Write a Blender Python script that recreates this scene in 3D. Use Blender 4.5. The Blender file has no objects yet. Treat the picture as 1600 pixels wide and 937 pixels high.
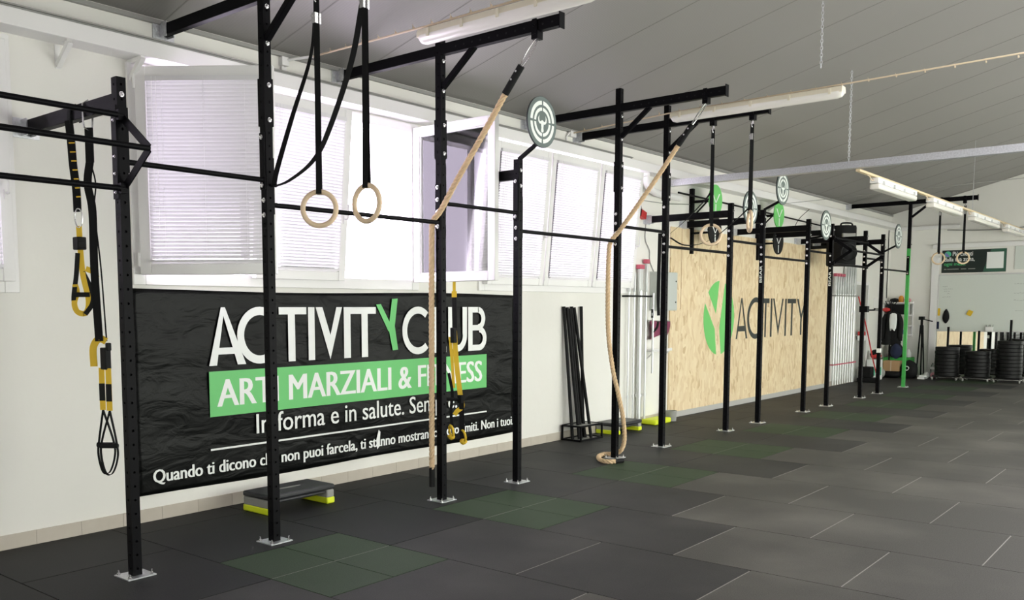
import bpy, math, random
from mathutils import Vector, Matrix
random.seed(7)
PI = math.pi

# ------------------------------------------------------------------ camera
scn = bpy.context.scene
FPX = 1408.26
cam_d = bpy.data.cameras.new('camera')
cam_d.sensor_fit = 'HORIZONTAL'; cam_d.sensor_width = 36.0
cam_d.lens = FPX / 1600 * 36.0
cam_d.shift_x = (800 - 693.37) / 1600
cam_d.shift_y = (608.89 - 468.5) / 1600
cam_d.clip_start = 0.05; cam_d.clip_end = 200
cam = bpy.data.objects.new('camera', cam_d)
scn.collection.objects.link(cam)
_r = Vector((0.6575, -0.7535, -0.0033)).normalized()
_f = Vector((0.7502, 0.6551, -0.0897)).normalized()
_u = _r.cross(_f)
_m = Matrix((( _r.x, _u.x, -_f.x), (_r.y, _u.y, -_f.y), (_r.z, _u.z, -_f.z))).to_4x4()
_m.translation = Vector((-2.8524, -6.2619, 1.6378))
cam.matrix_world = _m
scn.camera = cam

# ------------------------------------------------------------------ world, light, exposure
vs = scn.view_settings
vs.view_transform = 'Standard'; vs.look = 'None'; vs.gamma = 1.0; vs.use_curve_mapping = False
vs.exposure = 0.34
wd = bpy.data.worlds.new('world'); scn.world = wd; wd.use_nodes = True
nt = wd.node_tree; nt.nodes.clear()
w_out = nt.nodes.new('ShaderNodeOutputWorld'); w_bg = nt.nodes.new('ShaderNodeBackground')
w_tc = nt.nodes.new('ShaderNodeTexCoord'); w_sep = nt.nodes.new('ShaderNodeSeparateXYZ')
w_ramp = nt.nodes.new('ShaderNodeValToRGB'); w_mr = nt.nodes.new('ShaderNodeMapRange')
nt.links.new(w_tc.outputs['Generated'], w_sep.inputs[0])
nt.links.new(w_sep.outputs['Y'], w_mr.inputs['Value'])
w_mr.inputs['From Min'].default_value = -1; w_mr.inputs['From Max'].default_value = 1
nt.links.new(w_mr.outputs[0], w_ramp.inputs[0])
w_ramp.color_ramp.elements[0].position = 0.35; w_ramp.color_ramp.elements[0].color = (0.96, 1.0, 0.90, 1)
w_ramp.color_ramp.elements[1].position = 0.65; w_ramp.color_ramp.elements[1].color = (1.5, 1.33, 1.66, 1)
nt.links.new(w_ramp.outputs[0], w_bg.inputs['Color'])
w_bg.inputs['Strength'].default_value = 5.4
nt.links.new(w_bg.outputs[0], w_out.inputs[0])

# ------------------------------------------------------------------ materials
def mat(name, col, rough=0.6, metal=0.0, spec=0.5, bump=None, vary=None, trans=0.0, coat=0.0):
    m = bpy.data.materials.new(name); m.use_nodes = True
    t = m.node_tree; b = t.nodes['Principled BSDF']
    b.inputs['Base Color'].default_value = (*col, 1); b.inputs['Roughness'].default_value = rough
    b.inputs['Metallic'].default_value = metal; b.inputs['Specular IOR Level'].default_value = spec
    b.inputs['Transmission Weight'].default_value = trans; b.inputs['Coat Weight'].default_value = coat
    tc = t.nodes.new('ShaderNodeTexCoord')
    if vary:                                   # (scale, amount, second colour)
        n = t.nodes.new('ShaderNodeTexNoise'); n.inputs['Scale'].default_value = vary[0]; n.inputs['Detail'].default_value = 6
        t.links.new(tc.outputs['Object'], n.inputs['Vector'])
        r = t.nodes.new('ShaderNodeValToRGB')
        r.color_ramp.elements[0].position = 0.5 - vary[1] / 2; r.color_ramp.elements[1].position = 0.5 + vary[1] / 2
        r.color_ramp.elements[0].color = (*col, 1); r.color_ramp.elements[1].color = (*vary[2], 1)
        t.links.new(n.outputs['Fac'], r.inputs[0]); t.links.new(r.outputs[0], b.inputs['Base Color'])
    if bump:                                   # (scale, strength, distance)
        n = t.nodes.new('ShaderNodeTexNoise'); n.inputs['Scale'].default_value = bump[0]; n.inputs['Detail'].default_value = 5
        t.links.new(tc.outputs['Object'], n.inputs['Vector'])
        bp = t.nodes.new('ShaderNodeBump'); bp.inputs['Strength'].default_value = bump[1]; bp.inputs['Distance'].default_value = bump[2]
        t.links.new(n.outputs['Fac'], bp.inputs['Height']); t.links.new(bp.outputs[0], b.inputs['Normal'])
    return m

M = {}
M['wall'] = mat('wall_plaster', (0.79, 0.775, 0.725), 0.85, bump=(7, .25, .01), vary=(1.1, .5, (0.82, 0.81, 0.765)))
M['white'] = mat('white_paint', (0.82, 0.81, 0.80), 0.6)
M['pvc'] = mat('white_pvc', (0.84, 0.83, 0.82), 0.35)
M['ceiling'] = mat('ceiling_sheet', (0.255, 0.246, 0.232), 0.5, vary=(0.5, .6, (0.275, 0.265, 0.25)))
M['seam'] = mat('ceiling_joint', (0.205, 0.198, 0.188), 0.7)
M['skirt'] = mat('skirting_tile', (0.50, 0.45, 0.38), 0.45, vary=(9, .5, (0.54, 0.49, 0.42)))
M['grout'] = mat('skirting_joint', (0.36, 0.32, 0.27), 0.8)
M['greytrim'] = mat('grey_trim', (0.47, 0.46, 0.44), 0.6)
M['joint'] = mat('rubber_joint', (0.006, 0.006, 0.006), 0.9)
M['jointw'] = mat('dusty_joint', (0.26, 0.25, 0.23), 0.9)
M['black'] = mat('black_powder_coat', (0.003, 0.0028, 0.004), 0.48, spec=.09, bump=(220, .08, .001))
M['blackm'] = mat('black_matte', (0.006, 0.006, 0.0065), 0.7, spec=.25)
M['web'] = mat('black_webbing', (0.006, 0.006, 0.0065), 0.85, spec=.2, bump=(300, .2, .001))
M['green_pc'] = mat('green_powder_coat', (0.06, 0.42, 0.09), 0.4)
M['zinc'] = mat('galvanized_steel', (0.55, 0.56, 0.58), 0.42, metal=0.85, vary=(60, .4, (0.72, 0.73, 0.76)))
M['chrome'] = mat('zinc_bolt', (0.75, 0.75, 0.75), 0.25, metal=0.9)
M['alu'] = mat('brushed_aluminium', (0.68, 0.69, 0.69), 0.36, metal=0.75)
M['lampbody'] = mat('lamp_housing', (0.72, 0.66, 0.52), 0.5)
M['lampglass'] = mat('lamp_diffuser', (0.80, 0.77, 0.71), 0.25, spec=0.6, coat=.3)
M['wire'] = mat('beige_cable', (0.62, 0.50, 0.36), 0.6)
M['wood'] = mat('ring_birch', (0.70, 0.53, 0.35), 0.5, vary=(14, .5, (0.78, 0.61, 0.42)))
M['batten'] = mat('pine_batten', (0.62, 0.49, 0.30), 0.6, vary=(10, .5, (0.70, 0.57, 0.37)))
M['rope'] = mat('manila_rope', (0.62, 0.44, 0.26), 0.85, bump=(160, .6, .004), vary=(50, .5, (0.68, 0.50, 0.31)))
M['yellow'] = mat('yellow_webbing', (0.72, 0.47, 0.025), 0.7)
M['lime'] = mat('lime_plastic', (0.74, 0.84, 0.02), 0.5)
M['greyp'] = mat('grey_plastic', (0.30, 0.30, 0.28), 0.5)
M['steptop'] = mat('black_step_rubber', (0.025, 0.026, 0.030), 0.42)
M['vinyl'] = mat('black_banner_vinyl', (0.003, 0.0034, 0.0034), 0.34, spec=.12)
M['print'] = mat('white_print', (0.86, 0.88, 0.86), 0.5)
M['greenprint'] = mat('green_print', (0.135, 0.56, 0.16), 0.5)
M['signgreen'] = mat('green_sign', (0.16, 0.60, 0.15), 0.5)
M['charcoal'] = mat('charcoal_print', (0.028, 0.034, 0.03), 0.6)
M['tgt'] = mat('target_grey_plate', (0.115, 0.15, 0.14), 0.45)
M['tgtdark'] = mat('target_dark_edge', (0.02, 0.025, 0.027), 0.5)
M['paper'] = mat('target_white', (0.80, 0.84, 0.80), 0.5)
M['pink'] = mat('raspberry_cap', (0.52, 0.09, 0.14), 0.5)
M['cloth'] = mat('plum_cloth', (0.23, 0.05, 0.10), 0.9)
M['red'] = mat('red_plastic', (0.55, 0.03, 0.03), 0.45)
M['box'] = mat('grey_box_paint', (0.52, 0.55, 0.52), 0.5)
M['wboard'] = mat('whiteboard_enamel', (0.66, 0.70, 0.65), 0.25)
M['mirror'] = mat('mirror', (0.92, 0.93, 0.92), 0.02, metal=1.0)
M['poster'] = mat('poster_black', (0.006, 0.016, 0.014), 0.35)
M['postergreen'] = mat('poster_green', (0.03, 0.11, 0.07), 0.35)
M['txtgreen'] = mat('poster_green_text', (0.07, 0.50, 0.18), 0.5)
M['blue'] = mat('blue_violet', (0.20, 0.20, 0.50), 0.5)
M['teal'] = mat('teal_print', (0.10, 0.55, 0.33), 0.5)
M['card'] = mat('cardboard', (0.46, 0.29, 0.15), 0.8)
M['foamgreen'] = mat('green_foam', (0.05, 0.40, 0.07), 0.7)
M['rubber'] = mat('bumper_rubber', (0.007, 0.007, 0.0075), 0.5, spec=.25)
M['navy'] = mat('navy_fabric', (0.012, 0.018, 0.05), 0.9)
M['orange'] = mat('orange_plastic', (0.70, 0.28, 0.03), 0.6)
M['rose'] = mat('rose_plastic', (0.60, 0.25, 0.30), 0.6)
M['ink'] = mat('marker_ink', (0.06, 0.07, 0.07), 0.8)
M['clear'] = mat('clear_plastic', (0.9, 0.93, 0.95), 0.1, trans=0.85)
M['door'] = mat('door_grey', (0.46, 0.46, 0.43), 0.6)

def glass_mat():
    m = bpy.data.materials.new('window_glass'); m.use_nodes = True
    t = m.node_tree; t.nodes.clear()
    o = t.nodes.new('ShaderNodeOutputMaterial'); mx = t.nodes.new('ShaderNodeMixShader')
    tr = t.nodes.new('ShaderNodeBsdfTransparent'); gl = t.nodes.new('ShaderNodeBsdfGlossy'); fr = t.nodes.new('ShaderNodeFresnel')
    tr.inputs[0].default_value = (0.985, 0.99, 0.988, 1); gl.inputs['Roughness'].default_value = 0.02; fr.inputs[0].default_value = 1.6
    t.links.new(fr.outputs[0], mx.inputs[0]); t.links.new(tr.outputs[0], mx.inputs[1]); t.links.new(gl.outputs[0], mx.inputs[2])
    t.links.new(mx.outputs[0], o.inputs[0]); return m
M['glass'] = glass_mat()

def blind_mat():
    m = bpy.data.materials.new('blind_slat'); m.use_nodes = True
    t = m.node_tree; t.nodes.clear()
    o = t.nodes.new('ShaderNodeOutputMaterial'); mx = t.nodes.new('ShaderNodeMixShader')
    d = t.nodes.new('ShaderNodeBsdfDiffuse'); tl = t.nodes.new('ShaderNodeBsdfTranslucent')
    d.inputs[0].default_value = (0.80, 0.79, 0.80, 1); tl.inputs[0].default_value = (0.80, 0.78, 0.82, 1); mx.inputs[0].default_value = 0.075
    t.links.new(d.outputs[0], mx.inputs[1]); t.links.new(tl.outputs[0], mx.inputs[2]); t.links.new(mx.outputs[0], o.inputs[0]); return m
M['blind'] = blind_mat()

def rubber_floor(name, c0, c1, dust):
    """speckled rubber granulate with dusty blotches of wear"""
    m = bpy.data.materials.new(name); m.use_nodes = True
    t = m.node_tree; b = t.nodes['Principled BSDF']; tc = t.nodes.new('ShaderNodeTexCoord')
    n1 = t.nodes.new('ShaderNodeTexNoise'); n1.inputs['Scale'].default_value = 130; n1.inputs['Detail'].default_value = 3
    n2 = t.nodes.new('ShaderNodeTexNoise'); n2.inputs['Scale'].default_value = 0.9; n2.inputs['Detail'].default_value = 7
    t.links.new(tc.outputs['Object'], n1.inputs['Vector']); t.links.new(tc.outputs['Object'], n2.inputs['Vector'])
    r = t.nodes.new('ShaderNodeValToRGB'); r.color_ramp.elements[0].position = .35; r.color_ramp.elements[1].position = .7
    r.color_ramp.elements[0].color = (*c0, 1); r.color_ramp.elements[1].color = (*c1, 1); t.links.new(n1.outputs['Fac'], r.inputs[0])
    r2 = t.nodes.new('ShaderNodeMapRange'); r2.inputs['From Min'].default_value = .45; r2.inputs['From Max'].default_value = .75; r2.inputs['To Max'].default_value = .35
    t.links.new(n2.outputs['Fac'], r2.inputs['Value'])
    mx = t.nodes.new('ShaderNodeMix'); mx.data_type = 'RGBA'; mx.inputs['B'].default_value = (*dust, 1)
    t.links.new(r2.outputs[0], mx.inputs['Factor']); t.links.new(r.outputs[0], mx.inputs['A']); t.links.new(mx.outputs['Result'], b.inputs['Base Color'])
    b.inputs['Roughness'].default_value = .62; b.inputs['Specular IOR Level'].default_value = .2
    bp = t.nodes.new('ShaderNodeBump'); bp.inputs['Strength'].default_value = .35; bp.inputs['Distance'].default_value = .003
    t.links.new(n1.outputs['Fac'], bp.inputs['Height']); t.links.new(bp.outputs[0], b.inputs['Normal'])
    return m
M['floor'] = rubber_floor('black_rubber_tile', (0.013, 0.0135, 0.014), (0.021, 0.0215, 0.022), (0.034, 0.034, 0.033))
M['floorlit'] = rubber_floor('pool_lit_rubber_tile', (0.056, 0.054, 0.049), (0.084, 0.081, 0.074), (0.21, 0.20, 0.175))  # dusty rubber, made paler to hold the floor's pool of light
M['floormid'] = rubber_floor('rubber_tile_half_lit', (0.027, 0.027, 0.0272), (0.043, 0.0425, 0.042), (0.11, 0.106, 0.098))  # in-between tone for the rim of the painted light pool
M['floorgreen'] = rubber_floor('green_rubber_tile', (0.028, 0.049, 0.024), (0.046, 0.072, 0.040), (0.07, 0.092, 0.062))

def osb_mat():
    m = bpy.data.materials.new('osb_board'); m.use_nodes = True
    t = m.node_tree; b = t.nodes['Principled BSDF']; tc = t.nodes.new('ShaderNodeTexCoord')
    mp = t.nodes.new('ShaderNodeMapping'); mp.inputs['Scale'].default_value = (22, 22, 7)
    nz = t.nodes.new('ShaderNodeTexNoise'); nz.inputs['Scale'].default_value = 3.0; nz.inputs['Detail'].default_value = 2
    add = t.nodes.new('ShaderNodeMix'); add.data_type = 'RGBA'; add.blend_type = 'LINEAR_LIGHT'; add.inputs['Factor'].default_value = 0.12
    t.links.new(tc.outputs['Object'], nz.inputs['Vector']); t.links.new(tc.outputs['Object'], add.inputs['A']); t.links.new(nz.outputs['Color'], add.inputs['B'])
    t.links.new(add.outputs['Result'], mp.inputs['Vector'])
    v = t.nodes.new('ShaderNodeTexVoronoi'); v.inputs['Scale'].default_value = 1.0; v.inputs['Randomness'].default_value = 1
    t.links.new(mp.outputs[0], v.inputs['Vector'])
    sp = t.nodes.new('ShaderNodeSeparateColor'); t.links.new(v.outputs['Color'], sp.inputs[0])
    r = t.nodes.new('ShaderNodeValToRGB'); e = r.color_ramp.elements
    e[0].position = 0; e[0].color = (0.62, 0.45, 0.25, 1); e[1].position = 1; e[1].color = (0.86, 0.72, 0.49, 1)
    for p, c in ((.12, (0.73, 0.56, 0.34, 1)), (.45, (0.79, 0.63, 0.40, 1)), (.8, (0.82, 0.67, 0.44, 1))):
        q = e.new(p); q.color = c
    t.links.new(sp.outputs[0], r.inputs[0]); t.links.new(r.outputs[0], b.inputs['Base Color']); b.inputs['Roughness'].default_value = .65
    return m
M['osb'] = osb_mat()

def vinyl_wrinkles(m):
    t = m.node_tree; b = t.nodes['Principled BSDF']; tc = t.nodes.new('ShaderNodeTexCoord')
    mp = t.nodes.new('ShaderNodeMapping'); mp.inputs['Scale'].default_value = (1.0, 1, 2.4)
    n = t.nodes.new('ShaderNodeTexNoise'); n.inputs['Scale'].default_value = 3.2; n.inputs['Detail'].default_value = 4; n.inputs['Distortion'].default_value = .7
    t.links.new(tc.outputs['Object'], mp.inputs[0]); t.links.new(mp.outputs[0], n.inputs['Vector'])
    bp = t.nodes.new('ShaderNodeBump'); bp.inputs['Strength'].default_value = .42; bp.inputs['Distance'].default_value = .035
    t.links.new(n.outputs['Fac'], bp.inputs['Height']); t.links.new(bp.outputs[0], b.inputs['Normal'])
vinyl_wrinkles(M['vinyl'])

# ------------------------------------------------------------------ mesh helpers
COL = scn.collection
def wloc(o):
    v = Vector((0, 0, 0))
    while o is not None: v += o.location; o = o.parent
    return v

class MB:
    def __init__(s): s.v = []; s.f = []; s.m = []
    def add(s, vs, fs, mi=0):
        b = len(s.v); s.v += [Vector(p) for p in vs]
        s.f += [tuple(i + b for i in f) for f in fs]; s.m += [mi] * len(fs); return s
    def box(s, lo, hi, mi=0, rot=None, piv=None):
        x0, y0, z0 = lo; x1, y1, z1 = hi
        vs = [Vector(p) for p in ((x0,y0,z0),(x1,y0,z0),(x1,y1,z0),(x0,y1,z0),(x0,y0,z1),(x1,y0,z1),(x1,y1,z1),(x0,y1,z1))]
        if rot is not None:
            c = Vector(piv) if piv is not None else sum(vs, Vector()) / 8
            vs = [rot @ (p - c) + c for p in vs]
        return s.add(vs, [(0,3,2,1),(4,5,6,7),(0,1,5,4),(1,2,6,5),(2,3,7,6),(3,0,4,7)], mi)
    def bar(s, a, b, w, h, up=(0,0,1), mi=0):
        """rectangular bar from a to b, w sideways, h along up"""
        a = Vector(a); b = Vector(b); d = (b - a).normalized(); u = Vector(up); sd = d.cross(u)
        if sd.length < 1e-5: sd = d.cross(Vector((0, 1, 0)))
        sd.normalize(); u = sd.cross(d).normalized(); vs = []
        for p in (a, b):
            for i, j in ((-1,-1),(1,-1),(1,1),(-1,1)): vs.append(p + sd * (i * w / 2) + u * (j * h / 2))
        return s.add(vs, [(0,1,2,3),(7,6,5,4),(0,4,5,1),(1,5,6,2),(2,6,7,3),(3,7,4,0)], mi)
    def tube(s, pts, r, seg=10, mi=0, closed=False, cap=True):
        pts = [Vector(p) for p in pts]; n = len(pts); rs = r if isinstance(r, (list, tuple)) else [r] * n
        fr = frames(pts, closed); vs = []; fs = []
        for p, (t, a, b), q in zip(pts, fr, rs):
            for k in range(seg):
                an = 2 * PI * k / seg; vs.append(p + a * (math.cos(an) * q) + b * (math.sin(an) * q))
        for i in range(n if closed else n - 1):
            j = (i + 1) % n
            for k in range(seg):
                l = (k + 1) % seg; fs.append((i*seg+k, i*seg+l, j*seg+l, j*seg+k))
        if cap and not closed: fs += [tuple(range(seg - 1, -1, -1)), tuple(range((n-1)*seg, n*seg))]
        return s.add(vs, fs, mi)
    def cyl(s, a, b, r, seg=14, mi=0, r2=None): return s.tube([a, b], [r, r if r2 is None else r2], seg, mi)
    def ribbon(s, pts, w, th, side, mi=0):
        """flat strap: side = width direction (one vector or one per point)"""
        pts = [Vector(p) for p in pts]; n = len(pts); vs = []; fs = []
        for i, p in enumerate(pts):
            t = (pts[min(i+1, n-1)] - pts[max(i-1, 0)]).normalized()
            sd = Vector(side[i] if isinstance(side, list) else side); sd = (sd - t * sd.dot(t)).normalized(); nn = t.cross(sd)
            ww = w[i] if isinstance(w, list) else w
            for a, b in ((-1,-1),(1,-1),(1,1),(-1,1)): vs.append(p + sd * (a * ww / 2) + nn * (b * th / 2))
        for i in range(n - 1):
            for k in range(4): l = (k + 1) % 4; fs.append((4*i+k, 4*i+l, 4*i+4+l, 4*i+4+k))
        fs += [(3,2,1,0), (4*n-4, 4*n-3, 4*n-2, 4*n-1)]
        return s.add(vs, fs, mi)
    def poly(s, pts, nrm, th, mi=0):
        """convex or concave outline (list of 3D points) extruded by th along nrm"""
        pts = [Vector(p) for p in pts]; nv = Vector(nrm) * th; n = len(pts)
        fs = [tuple(range(n)), tuple(range(2*n-1, n-1, -1))] + [(i, (i+1) % n + 0, (i+1) % n + n, i + n) for i in range(n)]
        return s.add(pts + [p + nv for p in pts], fs, mi)
    def lathe(s, c, prof, seg=24, mi=0, axis='z'):
        """prof = [(r, h)] round axis through c"""
        c = Vector(c); vs = []; fs = []; n = len(prof)
        for r, h in prof:
            for k in range(seg):
                a = 2*PI*k/seg; x, y = r*math.cos(a), r*math.sin(a)
                vs.append(c + (Vector((x, y, h)) if axis == 'z' else Vector((x, h, y)) if axis == 'y' else Vector((h, x, y))))
        for i in range(n - 1):
            for k in range(seg): l = (k+1) % seg; fs.append((i*seg+k, i*seg+l, (i+1)*seg+l, (i+1)*seg+k))
        if prof[0][0] > 1e-4: fs.append(tuple(range(seg-1, -1, -1)))
        if prof[-1][0] > 1e-4: fs.append(tuple(range((n-1)*seg, n*seg)))
        return s.add(vs, fs, mi)
    def torus(s, c, R, r, nrm, seg=40, ps=12, mi=0):
        n = Vector(nrm).normalized(); a = n.orthogonal().normalized(); b = n.cross(a); c = Vector(c)
        return s.tube([c + (a*math.cos(2*PI*k/seg) + b*math.sin(2*PI*k/seg))*R for k in range(seg)], r, ps, mi, closed=True)
    def blob(s, c, size, seed=0, amp=.18, mi=0, nu=16, nv=10, flat=None):
        """soft lumpy body (cloth, bags)"""
        rn = random.Random(seed); ph = [rn.uniform(0, 6.28) for _ in range(8)]; vs = []; fs = []; c = Vector(c)
        for j in range(nv + 1):
            th = PI * j / nv
            for i in range(nu):
                a = 2*PI*i/nu
                k = 1 + amp*(math.sin(3*a+ph[0]+2*th)+math.sin(2*a+ph[1]-3*th)*.8+math.sin(5*a+ph[2]+th)*.4)/2.2*math.sin(th)
                p = Vector((math.sin(th)*math.cos(a)*size[0]*k, math.sin(th)*math.sin(a)*size[1]*k, math.cos(th)*size[2]*(1+amp*.4*math.sin(2*a+ph[3]))))
                if flat is not None: p.z = max(p.z, -flat)
                vs.append(c + p)
        for j in range(nv):
            for i in range(nu): l = (i+1) % nu; fs.append((j*nu+i, (j+1)*nu+i, (j+1)*nu+l, j*nu+l))
        return s.add(vs, fs, mi)
    def build(s, name, mats, parent=None, bevel=0, smooth=True, local=False, ang=.7):
        me = bpy.data.meshes.new(name)
        off = Vector((0, 0, 0)) if (local or parent is None) else wloc(parent)
        me.from_pydata([p - off for p in s.v], [], s.f)
        for m in (mats if isinstance(mats, (list, tuple)) else [mats]): me.materials.append(M[m] if isinstance(m, str) else m)
        me.polygons.foreach_set('material_index', s.m)
        import bmesh
        bm = bmesh.new(); bm.from_mesh(me)
        bmesh.ops.recalc_face_normals(bm, faces=bm.faces[:]); bm.to_mesh(me); bm.free()
        if smooth:
            me.polygons.foreach_set('use_smooth', [True] * len(me.polygons)); me.set_sharp_from_angle(angle=ang)
        me.update()
        o = bpy.data.objects.new(name, me); COL.objects.link(o)
        if parent is not None: o.parent = parent
        if bevel:
            b = o.modifiers.new('bevel', 'BEVEL'); b.width = bevel; b.segments = 2; b.limit_method = 'ANGLE'; b.angle_limit = .6
        return o

def frames(pts, closed=False):
    n = len(pts); ts = []
    for i in range(n):
        if closed: t = pts[(i+1) % n] - pts[i-1]
        else: t = pts[min(i+1, n-1)] - pts[max(i-1, 0)]
        ts.append(t.normalized() if t.length > 1e-9 else Vector((0, 0, 1)))
    a = ts[0].orthogonal().normalized(); out = []
    for t in ts:
        a = (a - t * a.dot(t)); a = a.normalized() if a.length > 1e-6 else t.orthogonal().normalized()
        out.append((t, a, t.cross(a)))
    return out

def spline(pts, per=10):
    """Catmull-Rom through pts"""
    P = [Vector(p) for p in pts]; P = [P[0]*2 - P[1]] + P + [P[-1]*2 - P[-2]]; out = []
    for i in range(1, len(P) - 2):
        a, b, c, d = P[i-1:i+3]
        for k in range(per):
            t = k / per
            out.append(.5*((2*b) + (c-a)*t + (2*a-5*b+4*c-d)*t*t + (3*b-a-3*c+d)*t**3))
    out.append(P[-2]); return out

def resample(pts, step):
    out = [pts[0]]; need = step
    for a, b in zip(pts, pts[1:]):
        L = (b-a).length; d = need
        while d <= L and L > 0:
            out.append(a.lerp(b, d / L)); d += step
        need = d - L
    return out

def arc(cx, cz, r, a0, a1, n=16): return [(cx + r*math.cos(a0+(a1-a0)*k/n), cz + r*math.sin(a0+(a1-a0)*k/n)) for k in range(n+1)]

def text_mb(s, x0, z0, x1, z1, bold=0.0):
    """lettering fitted to the box x0..x1, z0..z1 (cap height measured on the glyphs), as a list of (verts2d, faces)"""
    c = bpy.data.curves.new('lettering', 'FONT'); c.body = s; c.offset = 0; c.fill_mode = 'FRONT'; c.resolution_u = 3
    o = bpy.data.objects.new('lettering', c); COL.objects.link(o)
    dg = bpy.context.evaluated_depsgraph_get(); me = bpy.data.meshes.new_from_object(o.evaluated_get(dg))
    vs = [(v.co.x, v.co.y) for v in me.vertices]; fs = [tuple(p.vertices) for p in me.polygons]
    bpy.data.objects.remove(o); bpy.data.meshes.remove(me); bpy.data.curves.remove(c)
    xs = [v[0] for v in vs]; ys = [v[1] for v in vs]
    sx = (x1-x0)/(max(xs)-min(xs)); base, top = min(ys), max(ys); sz = (z1-z0)/(top-base)
    return [(x0+(x-min(xs))*sx, z0+(y-base)*sz) for x, y in vs], fs, bold*sx

def add_text(mb, vf, fn, mi=0, lift=(0, -1, 0)):
    """heavy type is laid as shifted copies, each a hair above the last"""
    n = 1 if vf[2] <= 0 else 4
    for k in range(n):
        dx = 0 if n == 1 else (-.5 + k/(n-1)) * vf[2]
        mb.add([Vector(fn(x+dx, z)) + Vector(lift)*(.00015*k) for x, z in vf[0]], vf[1], mi)

def tag(o, label=None, cat=None, group=None, kind=None):
    if label: o['label'] = label
    if cat: o['category'] = cat
    if group: o['group'] = group
    if kind: o['kind'] = kind
    return o
def thing(name, label, cat, loc=(0, 0, 0), group=None):
    o = bpy.data.objects.new(name, None); COL.objects.link(o); o.location = loc; o.empty_display_size = .1
    return tag(o, label, cat, group)
def struct(mb, name, mats, **k): return tag(mb.build(name, mats, **k), kind='structure')
def dup(o, parent=None, loc=None):
    c = o.copy(); COL.objects.link(c)
    if parent is not None: c.parent = parent
    if loc is not None: c.location = loc
    for ch in list(o.children): dup(ch, c)
    return c

# ------------------------------------------------------------------ setting
SL, Z0 = 0.265, 3.83                       # ceiling slope and height at the window wall
XE = 20.6                                  # far wall
XW = -5.0                                  # how far the place is built behind the camera
YR = -7.9
def ceil_z(y): return Z0 - SL * y

# floor: rubber tiles laid in columns, every second column shifted by half a tile
TX, TY, XO = 1.035, 1.073, 0.50
mb = MB()
mb.box((XW, YR, -.06), (XE, 0, -.012), 2)
k0 = math.floor((XW - XO) / TX); k1 = math.ceil((XE - XO) / TX)
for k in range(k0, k1):
    x0 = max(XO + k*TX, XW); x1 = min(XO + (k+1)*TX, XE)
    if x1 - x0 < .02: continue
    off = -1.395 if k % 2 == 0 else -1.395 + TY / 2
    for j in range(-3, 9):
        ya = off - j*TY; yb = ya - TY
        ya = min(ya, 0); yb = max(yb, YR)
        if ya - yb < .02: continue
        green = (k % 2 == 0 and j == 0 and 0 <= k < 20)
        g = .004
        if green:
            xm, ym = (x0+x1)/2, (ya+yb)/2
            for a0, a1 in ((x0, xm), (xm, x1)):
                for b0, b1 in ((yb, ym), (ym, ya)):
                    mb.box((a0+g, b0+g, -.012), (a1-g, b1-g, 0), 1)
            mb.box((x0+.01, ym-.004, -.012), (x1-.01, ym+.004, -.001), 3)
        else:
            pool_lit = (ya < -2.9 and x0 > 2.4) or ya < -3.4 or (ya < -2.3 and x0 > 4.5)  # tiles inside the light pool get its brightness in their colour
            half_lit = not pool_lit and (ya < -1.8 or x0 > 3.4)
            mb.box((x0+g, yb+g, -.012), (x1-g, ya-g, 0), 4 if pool_lit else 5 if half_lit else 0)
        if yb < -2.6 and ya > -7 and not green:
            mb.box((x0+.02, yb-.005, -.012), (x1-.02, yb+.005, -.0008), 3)
floor = struct(mb, 'floor', ['floor', 'floorgreen', 'joint', 'jointw', 'floorlit', 'floormid'], smooth=False)

# window wall with its openings
WINS = [(-3.3, -0.14, 1.80, 3.43), (0.80, 3.87, 1.87, 3.43), (4.93, 8.16, 1.88, 3.47)]
mb = MB(); WT = .34
def wall_col(x0, x1, spans):
    for a, b in spans: mb.box((x0, 0, a), (x1, WT, b))
xs = [XW]
for x0, x1, za, zb in WINS:
    wall_col(xs[-1], x0, [(-.05, 4.0)]); wall_col(x0, x1, [(-.05, za), (zb, 4.0)]); xs.append(x1)
wall_col(xs[-1], XE + .3, [(-.05, 4.0)])
wall_l = struct(mb, 'wall_left', 'wall', smooth=False)
# ledge that runs along the wall above the windows
mb = MB(); mb.box((XW, -.20, 3.475), (XE, 0, 3.59))
struct(mb, 'trim_1', 'white', bevel=.004)
mb = MB(); mb.box((XW, -.185, 3.59), (7.9, -.03, 3.605)); mb.box((XW, -.20, 3.606), (7.9, -.03, 3.616))
struct(mb, 'trim_2', 'greyp', smooth=False)
mb = MB(); mb.box((XW, -.035, Z0-.045), (XE, 0, Z0-.015)); struct(mb, 'trim_3', 'greyp', smooth=False)
# skirting tiles along the window wall, grey board under the OSB
mb = MB(); x = XW
while x < 9.36:
    mb.box((x, -.012, 0), (min(x+.33, 9.36)-.003, 0, .10), 0); x += .33
mb.box((XW, -.009, 0), (9.36, 0, .098), 1)
x = 16.3
while x < 17.9:
    mb.box((x, -.012, 0), (min(x+.33, 17.9)-.003, 0, .10), 0); x += .33
struct(mb, 'baseboard_left', ['skirt', 'grout'], smooth=False)
mb = MB(); mb.box((9.36, -.028, 0), (16.3, 0, .085)); struct(mb, 'trim_4', 'greytrim', bevel=.003)
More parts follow.
